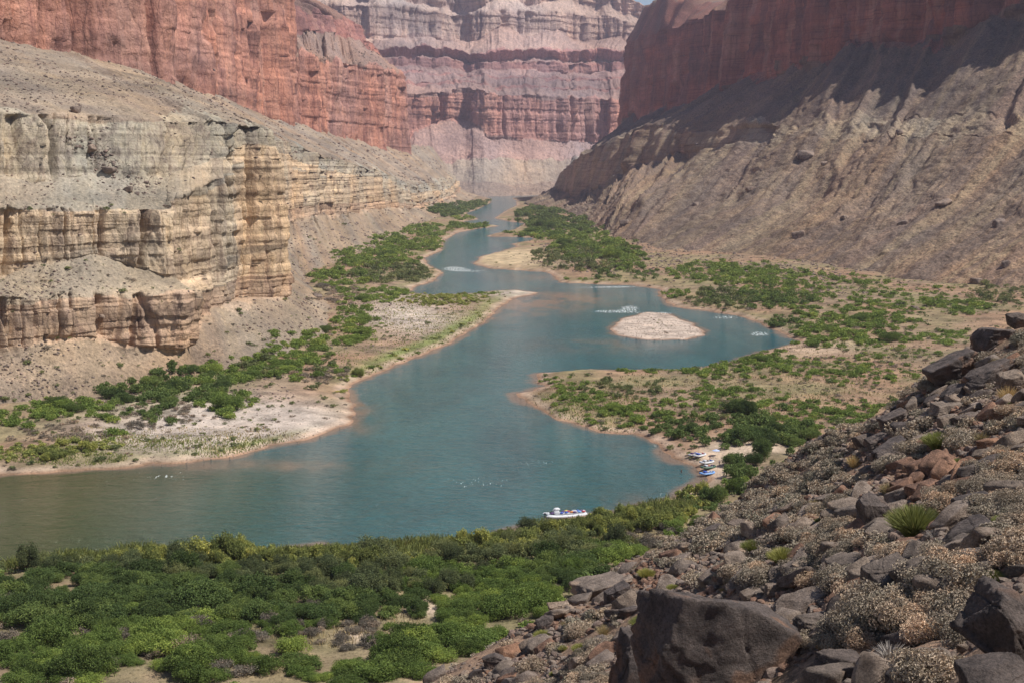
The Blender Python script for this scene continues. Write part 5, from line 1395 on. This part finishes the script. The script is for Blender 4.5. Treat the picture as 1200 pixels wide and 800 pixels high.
# sun shade, camp table
g = cast(839, 533.5)
if g:
    t = empty('sun_shade', g[0]); tag(t, 'pale blue sun shade standing on the sand behind the rafts', 'sun shade')
    a = np.linspace(0, 2 * np.pi, 13)[:-1]
    V = [(0, 0, 2.2)] + [(1.25 * math.cos(x), 1.25 * math.sin(x), 1.72) for x in a] + [(0, 0, 2.14)] + [(1.22 * math.cos(x), 1.22 * math.sin(x), 1.67) for x in a]
    Q = [(0, 1 + i, 1 + (i + 1) % 12) for i in range(12)] + [(13, 14 + (i + 1) % 12, 14 + i) for i in range(12)]
    link('canopy', mesh_np('canopy', V, Q, fab('pale blue cloth', (.42, .5, .72), .8), False), t)
    part('pole', [capsule((0, 0, -.1), (0, 0, 2.15), .03, 4)], M_ALU, t)
g = cast(836, 538.5)
if g:
    t = empty('camp_table', g[0]); tag(t, 'low dark camp table on the sand above the rafts', 'table')
    part('table_top', [box_np(0, 0, .72, 1.7, .7, .05)], M_BLACK, t)
    for sx in (-.75, .75):
        for sy in (-.28, .28): part('leg', [capsule((sx, sy, 0), (sx, sy, .7), .025, 3)], M_ALU, t)

def person(label, px, py, shirt, shorts, yaw=0, sink=0.0, stride=.12):
    g = cast(px, py)
    if not g: return
    t = empty('person', g[0] - Vector((0, 0, sink)), (0, 0, yaw)); tag(t, label, 'person')
    def skin(name, pts, edges, mat):
        me = bpy.data.meshes.new(name); me.from_pydata([p[:3] for p in pts], edges, []); me.materials.append(mat)
        o = link(name, me, t); m = o.modifiers.new('skin', 'SKIN'); s = o.modifiers.new('sub', 'SUBSURF'); s.levels = 1; s.render_levels = 1
        for i, p in enumerate(pts): me.skin_vertices[0].data[i].radius = (p[3], p[3] * .85)
        me.skin_vertices[0].data[0].use_root = True
        return o
    def sv(name, pts, edges, mat):
        me = bpy.data.meshes.new(name); me.from_pydata([p[:3] for p in pts], edges, []); me.materials.append(mat)
        o = link(name, me, t); o.modifiers.new('skin', 'SKIN')
        for i, p in enumerate(pts): me.skin_vertices[0].data[i].radius = (p[3], p[3] * .85)
        me.skin_vertices[0].data[0].use_root = True
        s = o.modifiers.new('sub', 'SUBSURF'); s.levels = 1; s.render_levels = 1
        me.polygons.foreach_set('use_smooth', [True] * len(me.polygons))
        return o
    st = stride
    P = [(0, 0, .95, .13), (0, 0, 1.2, .14), (0, 0, 1.42, .13), (0, 0, 1.5, .055), (0, .02, 1.58, .075), (0, .02, 1.68, .095), (0, .01, 1.76, .06),
         (.19, 0, 1.42, .055), (.25, .03, 1.15, .042), (.24, .12, .9, .032), (.24, .15, .82, .04), (-.19, 0, 1.42, .055), (-.26, .0, 1.15, .042), (-.25, .1, .9, .032), (-.25, .12, .82, .04),
         (.1, 0, .86, .09), (.11, st, .48, .062), (.11, st * .6, .08, .042), (.11, st + .12, .03, .038), (-.1, 0, .86, .09), (-.11, -st * .3, .48, .062), (-.11, -st, .08, .042), (-.11, -st + .14, .03, .038)]
    E = [(0, 1), (1, 2), (2, 3), (3, 4), (4, 5), (5, 6), (2, 7), (7, 8), (8, 9), (9, 10), (2, 11), (11, 12), (12, 13), (13, 14), (0, 15), (15, 16), (16, 17), (17, 18), (0, 19), (19, 20), (20, 21), (21, 22)]
    sv('body', P, E, M_SKIN)
    sv('shirt', [(0, 0, 1.02, .165), (0, 0, 1.2, .165), (0, 0, 1.41, .16), (.2, 0, 1.41, .075), (.24, .02, 1.22, .065), (-.2, 0, 1.41, .075), (-.25, .0, 1.22, .065)], [(0, 1), (1, 2), (2, 3), (3, 4), (2, 5), (5, 6)], shirt)
    sv('shorts', [(0, 0, .97, .15), (.1, 0, .84, .11), (.11, st * .7, .6, .09), (-.1, 0, .84, .11), (-.11, -st * .2, .6, .09)], [(0, 1), (1, 2), (0, 3), (3, 4)], shorts)
    sv('hair', [(0, -.02, 1.68, .1), (0, -.01, 1.76, .085)], [(0, 1)], M_HAIR)
person('person in a dark blue top standing on the sand right of the rafts', 843, 545, M_BLUE, M_BLACK, .4)
person('person in a red top standing beside the camp table', 832, 538.5, M_REDF, M_BLACK, 1.9)
person('person in dark clothing wading in the river left of the rafts', 798.5, 554, M_BLACK, M_BLACK, 2.4, sink=.45)

# ------------------------------------------------------------------ labels that single each plant and rock out
MARKS_V = [('the long motor raft', 664, 605), ('the five beached rafts', 826, 548), ('the gravel island', 770, 385), ('the tip of the right bank', 612, 461), ('the left gravel bar', 400, 490), ('the left sand spit', 620, 343),
           ('the corner of the tan cliff', 335, 345), ('the far sand bar', 575, 303), ('the river vanishing point', 590, 235), ('the river bend end', 935, 398), ('the jutting rusty slab', 1110, 430), ('the thicket clearing', 330, 760),
           ('the bottom left corner', 0, 800), ('the near shore left end', 0, 662), ('the small near beach', 470, 640), ('the foot of the left cliff', 200, 418), ('the gravel bar left end', 150, 525), ('the right sandy clearing', 960, 415),
           ('the rocky slope end', 500, 795), ('the crest slab', 703, 687), ('the far green thicket', 690, 290), ('the rapid at the island head', 740, 360), ('the foot of the right slope', 1100, 335), ('the sand behind the rafts', 880, 533), ('the left cliff talus', 0, 490),
           ('the bend of the left bank', 408, 455), ('the first far rapid', 530, 315), ('the open grassy bank', 470, 385), ('the middle of the thicket', 250, 700)]
MARKS_H = [(a, b, c) for a, b, c in [('the huge cracked boulder', 838, 742), ('the jutting rusty slab', 1116, 431), ('the upright dark rock', 1022, 602), ('the bright green bush', 1072, 612), ('the broad brown boulder', 1046, 682), ('the pale slanting slab', 942, 706),
           ('the squared bottom block', 1090, 778), ('the crest slab', 703, 687), ('the lowest crest rock', 558, 792), ('the brown crest rock', 640, 731), ('the long dark slab', 1136, 628), ('the red rubble', 1090, 560), ('the twig bush', 1042, 760), ('the olive bush', 917, 652),
           ('the upper crest straw tuft', 1000, 540), ('the shaded near rock', 1192, 738), ('the dark slab row', 1045, 500), ('the rounded bottom boulder', 978, 786), ('the halfway crest bush', 880, 640), ('the pale edge rock', 1188, 452), ('the split off wedge', 764, 778)]]
ORD = ['first', 'second', 'third', 'fourth', 'fifth', 'sixth', 'seventh', 'eighth', 'ninth', 'tenth', 'eleventh', 'twelfth', 'thirteenth', 'fourteenth', 'fifteenth', 'sixteenth', 'seventeenth', 'eighteenth', 'nineteenth', 'twentieth']
cells = {}
for (o, px, py, s, ds) in TODO:
    near = o.name.split('.')[0] in ('rock', 'brittlebush', 'grass_tuft', 'green_tuft')
    mk = min(MARKS_H if near else MARKS_V, key=lambda m: (m[1] - px) ** 2 + ((m[2] - py) * 1.5) ** 2)
    dx, dy = px - mk[1], (py - mk[2]) * 1.3
    dr = ('right of' if dx > 0 else 'left of') if abs(dx) > abs(dy) else ('below' if dy > 0 else 'above')
    cells.setdefault((ds, mk[0], dr), []).append((dx * dx + dy * dy, o))
for (ds, mk, dr), lst in cells.items():
    lst.sort(key=lambda t: t[0])
    for i, (_, o) in enumerate(lst):
        if len(lst) == 1: o['label'] = f'{ds} {dr} {mk}'
        else: o['label'] = f'{ds}, {ORD[i] if i < 20 else "number %d" % (i + 1)} nearest {dr} {mk}'
# ------------------------------------------------------------------ light, sky, haze, camera
SUN_EL, SUN_AZ = math.radians(55), math.radians(102)   # azimuth from +Y towards +X
def build_light():
    w = bpy.data.worlds.new("World"); SC.world = w; w.use_nodes = True
    nt = w.node_tree; bg = nt.nodes['Background']
    sky = nt.nodes.new('ShaderNodeTexSky'); sky.sky_type = 'NISHITA'; sky.sun_disc = False
    sky.sun_elevation = SUN_EL; sky.sun_rotation = SUN_AZ
    sky.altitude = 900; sky.dust_density = 1.0
    L(nt, sky.outputs[0], bg.inputs[0]); bg.inputs[1].default_value = 0.08
    s = bpy.data.lights.new('sun', 'SUN'); s.energy = 4.9; s.angle = math.radians(0.53); s.color = (1.0, 0.955, 0.89)
    o = bpy.data.objects.new('sun', s); COL.objects.link(o)
    d = Vector((math.sin(SUN_AZ) * math.cos(SUN_EL), math.cos(SUN_AZ) * math.cos(SUN_EL), math.sin(SUN_EL)))
    o.rotation_euler = d.to_track_quat('Z', 'Y').to_euler()
    o.location = (50, 0, 300)
    # haze
    x0, x1, y0, y1, z0, z1 = -9100, 9100, -900, 9600, -11, 1150
    V = [(x, y, z) for z in (z0, z1) for y in (y0, y1) for x in (x0, x1)]
    Q = [(0, 2, 3, 1), (4, 5, 7, 6), (0, 1, 5, 4), (2, 6, 7, 3), (0, 4, 6, 2), (1, 3, 7, 5)]
    m = bpy.data.materials.new('haze'); m.use_nodes = True; nt = m.node_tree
    for n in list(nt.nodes):
        if n.type != 'OUTPUT_MATERIAL': nt.nodes.remove(n)
    pv = nt.nodes.new('ShaderNodeVolumePrincipled'); pv.inputs['Density'].default_value = HAZE
    pv.inputs['Color'].default_value = (0.76, 0.76, 1.0, 1); pv.inputs['Anisotropy'].default_value = 0.3
    L(nt, pv.outputs[0], nt.nodes['Material Output'].inputs['Volume'])
    h = link('haze', mesh_np('haze', V, Q, m)); tag(h, kind='stuff')
    cam = bpy.data.cameras.new('camera'); co = bpy.data.objects.new('camera', cam); COL.objects.link(co)
    cam.sensor_width = 36; cam.lens = 36 * F / 1200; cam.clip_end = 30000; cam.clip_start = 0.1
    co.location = (0, 0, CAMZ); co.rotation_euler = (math.pi / 2 - PITCH, 0, 0)
    SC.camera = co
    vs = SC.view_settings; SC.display_settings.display_device = 'sRGB'
    vs.view_transform = 'Standard'; vs.look = 'None'; vs.exposure = 0.24; vs.gamma = 1.0; vs.use_curve_mapping = False
    c = SC.cycles; c.max_bounces = 6; c.diffuse_bounces = 3; c.glossy_bounces = 2; c.transmission_bounces = 3; c.volume_bounces = 1; c.transparent_max_bounces = 8
    c.use_denoising = True
HAZE = 4e-5
build_light()
